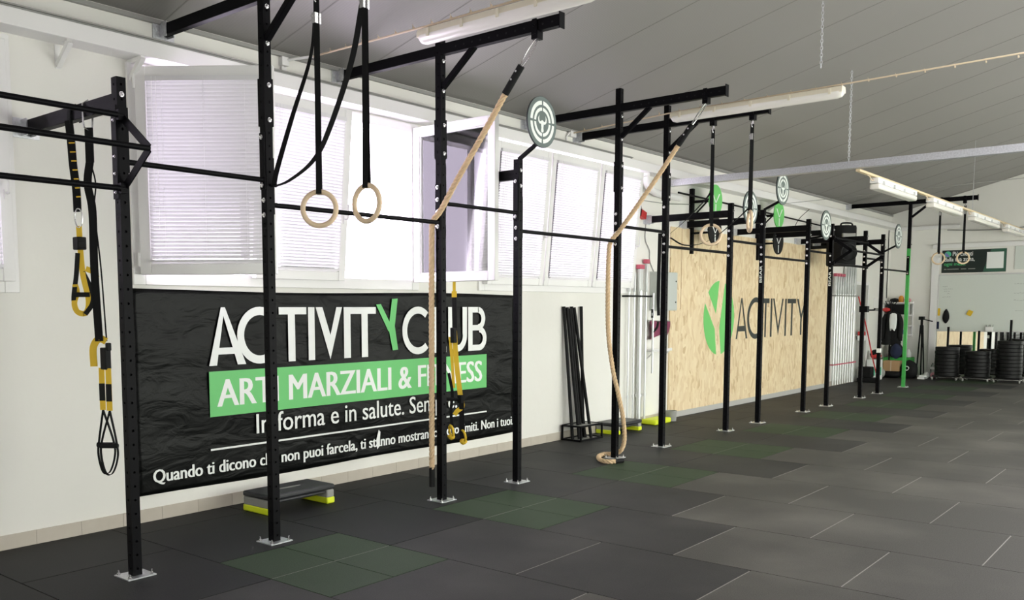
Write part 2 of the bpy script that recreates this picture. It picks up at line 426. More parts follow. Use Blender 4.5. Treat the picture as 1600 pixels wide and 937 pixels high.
# far wall
mb = MB()
mb.box((XE, YR, -.05), (XE+.3, 0, 3.83))
n = 12
mb.poly([(XE, 0, 3.83), (XE, YR, 3.83), (XE, YR, ceil_z(YR)), (XE, 0, ceil_z(0)+.001)], (1, 0, 0), .3)
struct(mb, 'wall_far', 'wall', smooth=False)
mb = MB(); mb.box((XE-.07, -1.06, 0), (XE, -.92, 2.80)); mb.box((XE-.05, YR, 2.98), (XE, -.92, 3.08)); struct(mb, 'trim_5', 'white', bevel=.004)
mb = MB(); mb.box((XE-.10, -1.45, 3.43), (XE, 0, 3.51)); struct(mb, 'trim_6', 'white', bevel=.004)
# opposite side, unseen: three gates opened wide for light, solid wall between and above
mb = MB(); gx = [(1.4, 7.0), (8.0, 12.6), (14.2, 18.6)]; xs = XW
for a, b in gx:
    mb.box((xs, YR-.25, -.05), (a, YR, ceil_z(YR)+.1)); mb.box((a, YR-.25, 2.75), (b, YR, ceil_z(YR)+.1)); xs = b
mb.box((xs, YR-.25, -.05), (XE+.3, YR, ceil_z(YR)+.1))
struct(mb, 'wall_right', 'wall', smooth=False)
mb = MB(); mb.box((XW-.25, YR-.25, -.05), (XW, -6.2, 3.9)); mb.box((XW-.25, -3.4, -.05), (XW, WT, 3.9)); mb.box((XW-.25, -6.2, 2.6), (XW, -3.4, 3.9)); mb.poly([(XW, 0, 3.83), (XW, YR, 3.83), (XW, YR, ceil_z(YR)+.1), (XW, 0, ceil_z(0)+.1)], (-1, 0, 0), .25)
struct(mb, 'wall_back', 'wall', smooth=False)
# sloping ceiling of metal sheets with joints up the slope
mb = MB()
nz = 40
def sheet(x0, x1, ya, yb):
    mb.add([(x0, ya, ceil_z(ya)), (x1, ya, ceil_z(ya)), (x1, yb, ceil_z(yb)), (x0, yb, ceil_z(yb)),
            (x0, ya, ceil_z(ya)+.12), (x1, ya, ceil_z(ya)+.12), (x1, yb, ceil_z(yb)+.12), (x0, yb, ceil_z(yb)+.12)],
           [(0,1,2,3), (7,6,5,4), (0,4,5,1), (1,5,6,2), (2,6,7,3), (3,7,4,0)], 0)
YS0, YS1 = -4.75, -6.7                     # roof openings added out of view to light the floor and wall
sheet(XW, XE, 0, YS0); sheet(XW, XE, YS1, YR); xs = XW
for xa, xb in ((4.0, 7.4), (9.2, 12.4)): sheet(xs, xa, YS0, YS1); xs = xb
sheet(xs, XE, YS0, YS1)
x = .08 - 5*1.02
while x < XE:
    w = .006
    for d in (0,):
        mb.add([(x-w, 0, ceil_z(0)-.002), (x+w, 0, ceil_z(0)-.002), (x+w, YS0, ceil_z(YS0)-.002), (x-w, YS0, ceil_z(YS0)-.002),
                (x-w, 0, ceil_z(0)+.01), (x+w, 0, ceil_z(0)+.01), (x+w, YS0, ceil_z(YS0)+.01), (x-w, YS0, ceil_z(YS0)+.01)],
               [(0,1,2,3), (0,4,5,1), (1,5,6,2), (2,6,7,3), (3,7,4,0)], 1)
    x += 1.02
def ribbed(m):
    t = m.node_tree; b = t.nodes['Principled BSDF']; tc = t.nodes.new('ShaderNodeTexCoord')
    wv = t.nodes.new('ShaderNodeTexWave'); wv.bands_direction = 'X'; wv.inputs['Scale'].default_value = 10.5; wv.inputs['Distortion'].default_value = 0
    t.links.new(tc.outputs['Object'], wv.inputs['Vector'])
    bp = t.nodes.new('ShaderNodeBump'); bp.inputs['Strength'].default_value = .12; bp.inputs['Distance'].default_value = .004
    t.links.new(wv.outputs['Fac'], bp.inputs['Height']); t.links.new(bp.outputs[0], b.inputs['Normal'])
ribbed(M['ceiling'])
struct(mb, 'ceiling', ['ceiling', 'seam'], smooth=False)

# ------------------------------------------------------------------ windows
def make_sash(parent, loc, w, h, sgn, rz=0, rx=0, handle=True, gap=.0, slat_ang=.9, pull=True, side=-1):
    """sgn: +1 hinge at its left end, -1 hinge at its right end. side -1: blind on the room side"""
    fw, fd = .082, .062
    x0, x1 = (0, w) if sgn > 0 else (-w, 0)
    m = MB()
    m.box((x0, -fd, 0), (x0+fw, 0, h)); m.box((x1-fw, -fd, 0), (x1, 0, h))
    m.box((x0+fw, -fd, 0), (x1-fw, 0, fw)); m.box((x0+fw, -fd, h-fw), (x1-fw, 0, h))
    b = .012                                                    # glazing bead
    m.box((x0+fw, -fd+.012, fw), (x0+fw+b, -.01, h-fw)); m.box((x1-fw-b, -fd+.012, fw), (x1-fw, -.01, h-fw))
    m.box((x0+fw, -fd+.012, fw), (x1-fw, -.01, fw+b)); m.box((x0+fw, -fd+.012, h-fw-b), (x1-fw, -.01, h-fw))
    s = m.build('window_sash', 'pvc', parent, bevel=.005, local=True)
    s.location = loc; s.rotation_euler = (rx, 0, rz)
    g = MB(); g.box((x0+fw, -.034, fw), (x1-fw, -.028, h-fw)); g.build('pane', 'glass', s, local=True, smooth=False)
    # venetian blind in front of the glass
    bl = MB(); yb = -fd-.012; xa, xb = x0+fw+.004, x1-fw-.004
    bl.box((xa, yb-.014, h-fw-.03), (xb, yb+.014, h-fw+.005))
    z = h-fw-.045; ca, sa = math.cos(slat_ang), math.sin(slat_ang); q = .0142
    zmin = fw + .03 + gap
    while z > zmin:
        pr = [(yb+u*q*ca-w_*sa, z+u*q*sa+w_*ca) for u, w_ in ((-1, 0), (-.35, .0038), (.35, .0038), (1, 0))]     # crowned slat
        bl.add([(x_, y_, z_) for y_, z_ in pr for x_ in (xa+.004, xb-.004)], [(0,1,3,2), (2,3,5,4), (4,5,7,6)])
        z -= .0275
    bl.box((xa, yb-.012, zmin-.022), (xb, yb+.012, zmin-.004))
    for fx in (.14, .5, .86):
        xx = xa + (xb-xa)*fx; bl.box((xx-.0015, yb-.015, zmin-.01), (xx+.0015, yb-.0135, h-fw))
    bl.build('blind', 'blind', s, local=True, smooth=False)
    if pull:
        c = MB(); xx = xa + .05
        c.tube([(xx, yb-.02, h-fw), (xx, yb-.02, h*.3)], .002, 5); c.tube([(xx+.03, yb-.02, h-fw), (xx+.03, yb-.02, h*.22)], .002, 5)
        c.build('blind_cord', 'pvc', s, local=True)
    hd = MB(); hx = (x1-fw/2) if sgn > 0 else (x0+fw/2)
    if handle:
        hz = h*.36
        hd.box((hx-.014, -fd-.01, hz-.03), (hx+.014, -fd, hz+.035))
        hd.tube(spline([(hx, -fd-.005, hz+.01), (hx, -fd-.04, hz+.01), (hx, -fd-.052, hz+.035), (hx, -fd-.05, hz+.09), (hx, -fd-.045, hz+.14)], 5), .009, 8)
        hd.build('handle', 'pvc', s, local=True)
    hg = MB(); hx2 = (x0-.004) if sgn > 0 else (x1+.004)
    for zz in (.06, h-.16): hg.cyl((hx2, -fd-.008, zz), (hx2, -fd-.008, zz+.1), .011, 8)
    hg.build('hinge', 'pvc', s, local=True)
    return s

def make_window(name, x0, x1, z0, z1, nb):
    w = bpy.data.objects.new(name, None); COL.objects.link(w); w.location = (x0, 0, z0); w['kind'] = 'structure'
    m = MB(); f = .055; n = nb; ya, yb = -.025, .06; H = z1-z0; W = x1-x0
    m.box((-.045, ya, -.045), (f, yb, H+.03)); m.box((W-f, ya, -.045), (W+.045, yb, H+.03))
    m.box((f, ya, -.045), (W-f, yb, f)); m.box((f, ya, H-f), (W-f, yb, H+.03))
    for k in range(1, n): m.box((W*k/n-.03, ya+.03, f), (W*k/n+.03, yb, H-f))
    m.build('window_frame', 'pvc', w, bevel=.004, local=True)
    s = MB(); s.box((-.02, .06, -.03), (W+.02, WT+.04, 0)); s.build('window_sill', 'white', w, local=True)
    return w, W, H

w1, W, H = make_window('window_1', *WINS[1], 3); sw = W/3-.02; sh = H-.04
make_sash(w1, (.03, -.035, .03), sw+.02, sh, 1, rz=math.radians(-50), handle=False, slat_ang=-1.15)
make_sash(w1, (W/3+.012, -.03, .03), sw, sh, 1, rx=.085, slat_ang=-1.08)
make_sash(w1, (W-.045, -.035, .03), sw+.015, sh, -1, rz=math.radians(91), handle=False, slat_ang=1.15, pull=False)
w2, W, H = make_window('window_2', *WINS[2], 3); sw = W/3-.02; sh = H-.05
for k in range(3): make_sash(w2, (W*k/3+.012, -.03, .03), sw, sh, 1, rx=.085, slat_ang=-1.08)
w3, W, H = make_window('window_3', *WINS[0], 3); sw = W/3-.02
for k in range(3): make_sash(w3, (W*k/3+.012, -.03, .03), sw, H-.05, 1, rx=0.0, slat_ang=1.15)

# grey door at the far end of the window wall
d1 = bpy.data.objects.new('door_1', None); COL.objects.link(d1); d1.location = (17.95, 0, 0); d1['kind'] = 'structure'
m = MB(); m.box((0, -.03, 0), (.07, 0, 2.2)); m.box((.93, -.03, 0), (1.0, 0, 2.2)); m.box((.07, -.03, 2.13), (.93, 0, 2.2)); m.build('door_frame', 'white', d1, local=True, bevel=.004)
m = MB(); m.box((.07, -.015, .01), (.93, 0, 2.13)); m.box((.15, -.02, .25), (.85, -.012, .95)); m.box((.15, -.02, 1.1), (.85, -.012, 2.0)); m.build('door_panel', 'door', d1, local=True, bevel=.003)
m = MB(); m.tube([(.14, -.015, 1.02), (.14, -.07, 1.02), (.27, -.07, 1.02)], .01, 8); m.build('door_handle', 'chrome', d1, local=True)

# ------------------------------------------------------------------ the pull-up rig
D = -1.231; PW = .060
XP = [0.0, 1.08, 2.88, 3.96, 5.76, 6.84, 8.64, 9.72, 11.52, 12.60, 14.40, 15.48, 17.28]
TALL = {1, 2, 4, 5, 12}
ZH, ZLO = 2.515, 2.352
rig = thing('pull_up_rig', 'long black steel pull-up rig standing along the window wall', 'exercise rig', (0, D, 0))

def post_mesh(z0, z1, w, pitch=.085, r=.0085, mi=0, slot=False):
    """square tube with a row of round holes in every face"""
    m = MB(); n = int((z1-z0)/pitch); p = (z1-z0)/n; h = w/2
    for f in range(4):
        def pt(u, z):
            if f == 0: return (-h, -u, z)
            if f == 1: return (u, -h, z)
            if f == 2: return (h, u, z)
            return (-u, h, z)
        for i in range(n):
            za = z0+i*p; zb = za+p; zc = (za+zb)/2
            rr = [(-h, za), (0, za), (h, za), (h, zc), (h, zb), (0, zb), (-h, zb), (-h, zc)]
            ii = []
            for k in range(8):
                a = -3*PI/4 + k*PI/4; ii.append((math.cos(a)*r, zc+math.sin(a)*r*(1.5 if slot else 1)))
            base = [pt(*q) for q in rr] + [pt(*q) for q in ii]
            # recess into the tube wall
            def inn(u, z):
                q = Vector(pt(u, z)); d = Vector(((1,0,0),(0,1,0),(-1,0,0),(0,-1,0))[f]); return q + d*.004
            base += [inn(*q) for q in ii]
            fs = [(k, (k+1) % 8, 8+(k+1) % 8, 8+k) for k in range(8)] + [(8+k, 8+(k+1) % 8, 16+(k+1) % 8, 16+k) for k in range(8)]
            m.add(base, fs, mi)
    m.add([(-h,-h,z1), (h,-h,z1), (h,h,z1), (-h,h,z1)], [(0,1,2,3)], mi)
    m.box((-h+.012, -h+.012, z0), (h-.012, h-.012, z1-.002), mi)
    return m
def mesh_only(o):
    me = o.data; bpy.data.objects.remove(o); return me
ME_SHORT = mesh_only(post_mesh(.006, 3.0, PW).build('upright', 'black', smooth=False))
ME_TLOW = mesh_only(post_mesh(.006, 2.96, PW).build('upright', 'black', smooth=False))
ME_GLOW = mesh_only(post_mesh(.006, 2.82, PW).build('upright', 'green_pc', smooth=False))
ME_TUP = mesh_only(post_mesh(2.96, 3.95, PW).build('upright_extension', 'black', smooth=False))
ME_GUP = mesh_only(post_mesh(2.82, 3.95, PW).build('upright_extension', 'black', smooth=False))
ME_SLV = mesh_only(post_mesh(2.875, 3.19, PW+.014, pitch=.08, slot=True).build('sleeve', 'black', smooth=False))
m = MB(); m.box((-.095, -.085, 0), (.095, .085, .007)); ME_PLATE = mesh_only(m.build('base_plate', 'zinc', bevel=.002))
m = MB(); m.lathe((0, 0, .007), [(.013, 0), (.013, .003), (.010, .003), (.010, .012), (.005, .012), (.005, .028), (0, .03)], 8); ME_ANCH = mesh_only(m.build('anchor_bolt', 'chrome'))
m = MB(); m.lathe((0, 0, 0), [(.0165, 0), (.0165, -.004), (.0115, -.004), (.0115, -.011), (.007, -.013), (.006, -.019), (0, -.019)], 10, axis='x'); ME_BX = mesh_only(m.build('bolt', 'chrome'))
m = MB(); m.lathe((0, 0, 0), [(.0165, 0), (.0165, -.004), (.0115, -.004), (.0115, -.011), (.007, -.013), (.006, -.019), (0, -.019)], 10, axis='y'); ME_BY = mesh_only(m.build('bolt', 'chrome'))

def child(me, name, parent, loc=(0, 0, 0)):
    o = bpy.data.objects.new(name, me); COL.objects.link(o); o.parent = parent; o.location = loc; return o

BAYS = [('H' if i % 2 == 0 else 'L') for i in range(12)]
bar_z = [ZH if b == 'H' else ZLO for b in BAYS]
ups = []
def emblem2d():
    """small horned head, cut into the posts and printed on the targets (unit size)"""
    half = [(0, -1.0), (.17, -.95), (.26, -.72), (.22, -.40), (.30, -.05), (.62, .06), (.74, .34), (.62, .72), (.95, .38), (.95, .02), (.72, -.24),
            (.48, -.22), (.30, .22), (.14, .34), (0, .30)]
    half = [(0, -1.0), (.20, -.97), (.26, -.78), (.20, -.52), (.24, -.20), (.40, -.02), (.62, .10), (.70, .36), (.60, .74), (.90, .40), (.90, .0), (.66, -.14),
            ] and [(0, -1.0), (.20, -.97), (.26, -.78), (.20, -.50), (.27, -.12), (.58, -.10), (.84, .12), (.88, .46), (.64, .82), (.68, .44), (.58, .18), (.30, .16), (.12, .30), (0, .28)]
    return half + [(-x, z) for x, z in reversed(half[1:-1])]
for i, X in enumerate(XP):
    green = i == 12; tall = i in TALL
    u = child(ME_GLOW if green else ME_TLOW if tall else ME_SHORT, 'upright', rig, (X, 0, 0))
    if green: u['label'] = 'green upright with black upper extension'
    ups.append(u)
    child(ME_PLATE, 'base_plate', u)
    for sx, sy in ((-1, -1), (1, -1), (-1, 1), (1, 1)):
        child(ME_ANCH, 'anchor_bolt', u, (sx*.075, sy*.066, 0))
    bz = []
    if i > 0: bz += [bar_z[i-1]+.285, bar_z[i-1]-.035]
    if i < 12: bz += [bar_z[i]+.025, bar_z[i]-.075]
    if i == 0: bz += [2.75, 2.45, 2.33]
    zs = sorted(set(round(z, 2) for z in bz)); kept = []
    for z in zs:
        if not kept or z - kept[-1] > .05: kept.append(z)
    for z in kept: child(ME_BX, 'bolt', u, (-PW/2-(.012 if i > 0 and bar_z[i-1]-.06 < z < bar_z[i-1]+.32 else 0), 0, z))
    ys = [3.145, 2.915, 3.66, 3.42] if tall else [2.90, 2.76]
    if green: ys = [2.90, 3.42]
    for z in ys: child(ME_BY, 'bolt', u, (0, -PW/2-(.007 if tall and 2.87 < z < 3.2 else 0.0), z))
    if tall:
        child(ME_GUP if green else ME_TUP, 'upright_extension', u)
        if not green: child(ME_SLV, 'sleeve', u)
    # horned head emblem / lettering on the face towards the entrance
    zc = 2.19 if i != 2 else 2.04
    e = MB(); nx = X-PW/2-.0015
    if i in (7, 9):
        vf = text_mb('BEAR', 0, 0, .235, .036, bold=.03); t = MB()
        add_text(t, vf, lambda a, b: (nx, D-.018+b, 1.99+a), lift=(-1, 0, 0)); t.build('lettering', 'print', u, smooth=False)
    elif i < 6:
        e.poly([(nx, D-px_*.024, zc+pz_*.026) for px_, pz_ in emblem2d()], (1, 0, 0), .001); e.build('emblem', 'blackm', u, smooth=False)

# pull-up bars between neighbouring posts with their ear plates
def pull_bar(x0, x1, y, z, name='pull_up_bar'):
    m = MB(); m.cyl((x0, y, z), (x1, y, z), .017, 14); return m
for i in range(12):
    if i == 10: pass
    z = bar_z[i]; m = pull_bar(XP[i]+PW/2+.012, XP[i+1]-PW/2-.012, D-.004, z)
    for xa, xb in ((XP[i]+PW/2, XP[i]+PW/2+.012), (XP[i+1]-PW/2-.012, XP[i+1]-PW/2)):
        m.box((xa, D-.026, z-.065), (xb, D+.026, z+.315))
    m.build('pull_up_bar', 'black', rig, bevel=.002)
# the three bars of the triangle stations (first bay out of frame, and the bay before the speaker)
def tri_station(xa, xb):
    zt, zm, zb, yt = 2.775, 2.555, 2.352, -1.545
    for X in (xa, xb):
        m = MB(); m.bar((X, D-.02, zt), (X, yt, zm), .008, .05, up=(0, -.5, 1)); m.bar((X, D-.02, zb), (X, yt, zm), .008, .05, up=(0, .5, 1))
        m.box((X-.042, D-.028, zb-.06), (X-.030, D+.026, zt+.06)); m.box((X-.04, D-.06, zb-.03), (X+.004, D-.024, zb+.03)); m.box((X-.04, D-.06, zt-.03), (X+.004, D-.024, zt+.03))
        m.build('bar_bracket', 'black', rig)
    for y, z in ((D-.045, zt), (yt, zm), (D-.045, zb)):
        m = pull_bar(xa, xb, y, z); m.build('pull_up_bar', 'black', rig)
tri_station(-1.80, 0.0); tri_station(12.60, 14.40)
u0 = child(ME_SHORT, 'upright', rig, (-1.80, 0, 0)); child(ME_PLATE, 'base_plate', u0)

# beams to the wall, overhanging arms and braces
def wall_bracket(X, z, h=.13):
    m = MB(); m.box((X-.09, -.012, z-h/2), (X+.09, 0, z+h/2)); m.box((X-.036, -.10, z-h/2+.01), (X-.029, -.012, z+h/2-.01)); m.box((X+.029, -.10, z-h/2+.01), (X+.036, -.012, z+h/2-.01))
    for sx in (-1, 1): m.lathe((X+sx*.065, -.012, z), [(.014, 0), (.014, -.01), (0, -.012)], 8, axis='y')
    m.build('wall_bracket', 'zinc', rig)
for i, X in enumerate(XP):
    if i in TALL:
        z = 3.745
        m = MB(); m.box((X-.027, D+PW/2, z-.042), (X+.027, -.012, z+.042)); m.build('wall_beam', 'black', rig, bevel=.003)
        wall_bracket(X, z)
        m = MB(); m.box((X-.028, -2.42, z-.04), (X+.028, D-PW/2, z+.045)); m.box((X-.034, -2.425, z-.055), (X+.034, -2.418, z+.06))
        for k in range(12): m.cyl((X-.0285, -1.42-k*.085, z), (X-.0275, -1.42-k*.085, z), .009, 8, 1)
        m.build('overhang_arm', ['black', 'blackm'], rig)
        m = MB(); m.bar((X, D-PW/2, 3.45), (X, -1.595, 3.715), .045, .042, up=(0, -.7, -.7)); m.build('brace', 'black', rig, bevel=.003)
    else:
        z = 2.865
        m = MB(); m.box((X-.027, D+PW/2, z-.045), (X+.027, -.012, z+.045)); m.build('wall_beam', 'black', rig, bevel=.003); wall_bracket(X, z)

# round wall-ball targets on short arms
def target(X, zc, zfoot, yc=-1.49):
    r = .222
    m = MB(); m.lathe((X, yc, zc), [(r, .008), (r, -.008)], 48, 0, axis='y')
    m.lathe((X, yc, zc), [(r+.003, .006), (r+.003, -.006)], 48, 1, axis='y')
    b = m.build('target_plate', ['tgt', 'tgtdark'], rig); b['label'] = 'round grey wall-ball target with white rings'
    p = MB(); y = yc-.0092
    def ring(r0, r1):
        n = 60
        for k in range(n):
            if (k % 15) == 0 or (k % 15) == 14:                     # gaps of the cross-hair
                a0 = (k + (.6 if k % 15 == 0 else 0))/n; a1 = (k + (1 if k % 15 == 0 else .4))/n
            else: a0 = k/n; a1 = (k+1)/n
            a0 *= 2*PI; a1 *= 2*PI
            p.add([(X+math.cos(a)*q, y, zc+math.sin(a)*q) for a, q in ((a0, r0), (a1, r0), (a1, r1), (a0, r1))], [(0,1,2,3)])
    ring(.150, .185); ring(.098, .127)
    p.poly([(X+a*.075, y, zc-.008+b_*.082) for a, b_ in emblem2d()], (0, 1, 0), .0005)
    p.build('target_print', 'paper', b, smooth=False)
    a = MB(); a.bar((X, D-.01, zfoot), (X, yc+.012, zc-.16), .03, .03); a.bar((X, yc+.018, zc-.19), (X, yc+.018, zc+.05), .035, .012, up=(0, 1, 0)); a.build('target_arm', 'black', rig)
target(3.96, 3.30, 3.0); target(8.64, 2.915, 2.72); target(9.72, 3.27, 3.0); target(11.52, 2.89, 2.70); target(15.48, 2.95, 2.67)

# hooks under the arms
def arm_hook(X, y, big=False):
    z = 3.705
    m = MB(); m.box((X-.036, y-.028, z-.055), (X+.036, y+.028, z+.005)); m.box((X-.04, y-.02, z-.02), (X-.028, y+.02, z+.09)); m.box((X+.028, y-.02, z-.02), (X+.04, y+.02, z+.09))
    m.cyl((X-.06, y, z+.04), (X+.06, y, z+.04), .008, 8)
    m.build('arm_hook', 'black', rig)
HOOKS = [(2.88, -2.20), (5.76, -2.21), (1.08, -1.76), (1.08, -2.21), (6.84, -1.79), (6.84, -2.24), (17.28, -1.80), (17.28, -2.20)]
for h in HOOKS: arm_hook(*h)

# ------------------------------------------------------------------ climbing ropes
def rope_mesh(path, r=.0235, pitch=.12):
    pts = resample(path, .009); fr = frames(pts); m = MB()
    for s in range(3):
        q = []
        for i, (p, (t, a, b)) in enumerate(zip(pts, fr)):
            an = 2*PI*(s/3 + i*.009/pitch); q.append(p + (a*math.cos(an) + b*math.sin(an))*r*.50)
        m.tube(q, r*.60, 7)
    return m
def climbing_rope(label, X, top, pts, endc):
    t = thing('climbing_rope', label, 'rope', top)
    path = spline(pts, 14)
    rope_mesh(path).build('rope', 'rope', t)
    a, b = Vector(top), path[0]
    d = (b - a).normalized(); e = b + d*.03
    m = MB(); s0 = b - d*.19
    m.tube([s0, b+d*.05], .029, 12); o = m.build('rope_clamp', 'blackm', t)
    q = MB()
    for k in (.05, .12): p = s0 + d*k; q.cyl(p+Vector((-.032, -.0, 0)), p+Vector((.032, 0, 0)), .009, 8)
    q.build('rivet', 'chrome', o)
    m = MB(); L = (s0 - a).length; side = d.cross(Vector((0, 1, .3))).normalized()
    c = a.lerp(s0, .5); ring = [c + d*(math.cos(2*PI*k/24)*(L/2+.012)) + side*(math.sin(2*PI*k/24)*.026) for k in range(24)]
    m.tube(ring, .006, 7, closed=True); m.build('carabiner', 'chrome', t)
    m = MB(); e0, e1 = path[-1], path[-1] + (path[-1]-path[-4]).normalized()*endc; m.tube([e0-(e1-e0)*.12, e1], .0245, 12)
    f = m.build('rope_end_cap', 'blackm', t); return t
yb = D + .035
climbing_rope('manila climbing rope hanging straight beside the banner down to its black end', 2.88, (2.88, -2.20, 3.655),
    [(2.857, -1.95, 3.33), (2.845, -1.70, 3.00), (2.832, -1.46, 2.69), (2.820, -1.29, 2.455), (2.816, -1.228, 2.395), (2.820, -1.188, 2.34), (2.826, -1.176, 2.22), (2.828, -1.172, 2.0), (2.826, -1.170, 1.4), (2.824, -1.170, .8), (2.822, -1.170, .27)], .15)
climbing_rope('thick manila climbing rope with its lower end curled on the floor around a rig post', 5.76, (5.76, -2.21, 3.655),
    [(5.752, -1.95, 3.32), (5.735, -1.74, 3.03), (5.712, -1.46, 2.67), (5.698, -1.29, 2.46), (5.690, -1.228, 2.395), (5.680, -1.188, 2.33), (5.668, -1.180, 2.22), (5.655, -1.182, 1.9), (5.650, -1.195, 1.4), (5.665, -1.245, 1.0), (5.70, -1.298, .72), (5.775, -1.318, .45), (5.845, -1.300, .22), (5.862, -1.26, .09), (5.86, -1.19, .034),
     (5.76, -1.105, .028), (5.60, -1.13, .028), (5.43, -1.24, .028), (5.36, -1.34, .028), (5.375, -1.41, .028), (5.43, -1.435, .028)], .10)

# ------------------------------------------------------------------ gymnastic rings
def ring_set(label, X, y, zr, nrm, group, tails=None, zt=3.64, clip=True, wdir=(1, 0, 0)):
    t = thing('gymnastic_ring', label, 'gym ring', (X, y, zt), group)
    R, r = .1085, .0167
    m = MB(); m.torus((X, y, zr), R, r, nrm, 48, 14); m.build('ring', 'wood', t)
    m = MB(); zt2 = zt-.03; zl = zr+R+r+.002; w = Vector(wdir)
    n = Vector((-w.y, w.x, 0)); 
    pts1 = [Vector((X, y, zl-.032)) + n*.024, Vector((X, y, zl)) + n*.022, Vector((X, y, zl+.35)) + n*.012, Vector((X, y, zt2)) + n*.006]
    pts2 = [p - 2*(p - Vector((X, y, p.z))) for p in pts1]
    m.ribbon(spline(pts1, 8), .036, .0028, tuple(w)); m.ribbon(spline(pts2, 8), .036, .0028, tuple(w))
    m.ribbon([Vector((X, y, zl-.032)) + n*.024, Vector((X, y, zl+.004)), Vector((X, y, zl-.032)) - n*.024][:2], .036, .0028, tuple(w))
    s = m.build('strap', 'web', t)
    b = MB(); zb = zt-.16
    b.box((X-.026, y-.014, zb-.035), (X+.026, y+.02, zb+.03)); b.cyl((X-.03, y+.018, zb+.012), (X+.03, y+.018, zb+.012), .007, 8); b.build('buckle', 'chrome', s)
    if clip:
        m = MB(); m.tube([Vector((X, y, zt+.012)) + Vector((.018*math.sin(2*PI*k/20), 0, .045*math.cos(2*PI*k/20)-.03)) for k in range(20)], .005, 7, closed=True); m.build('carabiner', 'chrome', t)
    if tails:
        m = MB(); pts, sides, ws = tails; m.ribbon(pts, ws, .0028, sides); m.build('strap_tail', 'web', s)
    return t
def twist(pts, n, a0, a1, base=(1, 0, 0), per=10):
    p = spline(pts, per); L = len(p)
    sd = [(Matrix.Rotation(a0+(a1-a0)*k/(L-1), 3, 'Z') @ Vector(base)) for k in range(L)]
    return p, [tuple(v) for v in sd], .036
g1 = 'gymnastic rings on the rig'
P2k = (1.10, -1.275, 2.47)
ring_set('wooden ring facing the viewer, larger pair, before the tilted window sash', 1.08, -1.765, 2.285, (.8, .62, 0), g1,
    twist([(1.08, -1.745, 3.52), (1.08, -1.70, 3.25), (1.085, -1.50, 2.90), (1.095, -1.32, 2.58), P2k], 0, .8, 1.9, (1, .4, 0)), wdir=(.65, -.75, 0))
ring_set('wooden ring turned half sideways before the bright open window, larger pair', 1.08, -2.205, 2.285, (1, .02, 0), g1,
    twist([(1.08, -2.19, 3.50), (1.08, -2.08, 3.15), (1.085, -1.86, 2.77), (1.09, -1.70, 2.60), (1.095, -1.46, 2.50), P2k], 0, .2, 1.2, (.6, -.7, 0)), wdir=(.3, -.95, 0))
P6k = (6.86, -1.285, 2.50)
ring_set('wooden ring facing the viewer in front of the OSB wall with the club logo', 6.84, -1.79, 2.455, (.8, .5, 0), g1,
    twist([(6.84, -1.775, 2.92), (6.85, -1.72, 2.86), (6.86, -1.60, 2.75), (6.86, -1.45, 2.62), P6k], 0, .4, 1.0, (.6, -.7, .3)), wdir=(.65, -.75, 0))
ring_set('wooden ring seen edge-on before the OSB wall, beside a round target', 6.84, -2.235, 2.575, (.55, -.83, 0), g1,
    twist([(6.84, -2.22, 2.72), (6.85, -2.10, 2.62), (6.86, -1.85, 2.44), (6.86, -1.65, 2.36), (6.86, -1.45, 2.36), (6.86, -1.285, 2.45)], 0, .4, 1.0, (.6, -.7, .3)), wdir=(.65, -.75, 0))
ring_set('small distant wooden ring beside the left end of the black poster', 17.28, -1.775, 2.60, (.93, .3, 0), g1, wdir=(.5, -.85, 0))
ring_set('small distant wooden ring hanging in front of the middle of the black poster', 17.28, -2.21, 2.595, (.85, .5, 0), g1, wdir=(.5, -.85, 0))

# ------------------------------------------------------------------ suspension trainers
def trainer_handles(t, X, y, zt, sp=.035, zh=None):
    """two black foot cradles with grips under yellow webbing"""
    for s in (-1, 1):
        yy = y + s*sp
        m = MB(); m.ribbon([(X, yy, zt), (X, yy, zt-.27)], .036, .004, (.6, -.75, 0)); o = m.build('yellow_strap', 'yellow', t)
        m = MB(); m.ribbon([(X-.003, yy-.003, zt-.10), (X-.003, yy-.003, zt-.21)], .037, .004, (.6, -.75, 0)); m.build('label_sleeve', 'blackm', o)
        m = MB(); z0 = zt-.27; q = (.55, -.70)
        cx = X + q[0]*s*.01; cy = yy + q[1]*s*.02
        loop = [(X, yy, z0), (cx+q[0]*.055, cy+q[1]*.055, z0-.20), (cx+q[0]*.06, cy+q[1]*.06, z0-.30), (cx+q[0]*.02, cy+q[1]*.02, z0-.40), (cx-q[0]*.03, cy-q[1]*.03, z0-.40), (cx-q[0]*.06, cy-q[1]*.06, z0-.29), (cx-q[0]*.05, cy-q[1]*.05, z0-.19), (X, yy, z0)]
        m.ribbon(spline(loop, 6), .026, .004, (.75, .6, 0)); o = m.build('handle', 'web', t)
        m = MB(); m.tube([(cx+q[0]*.065, cy+q[1]*.065, z0-.225), (cx-q[0]*.065, cy-q[1]*.065, z0-.225)], .016, 10); m.build('grip', 'blackm', o)
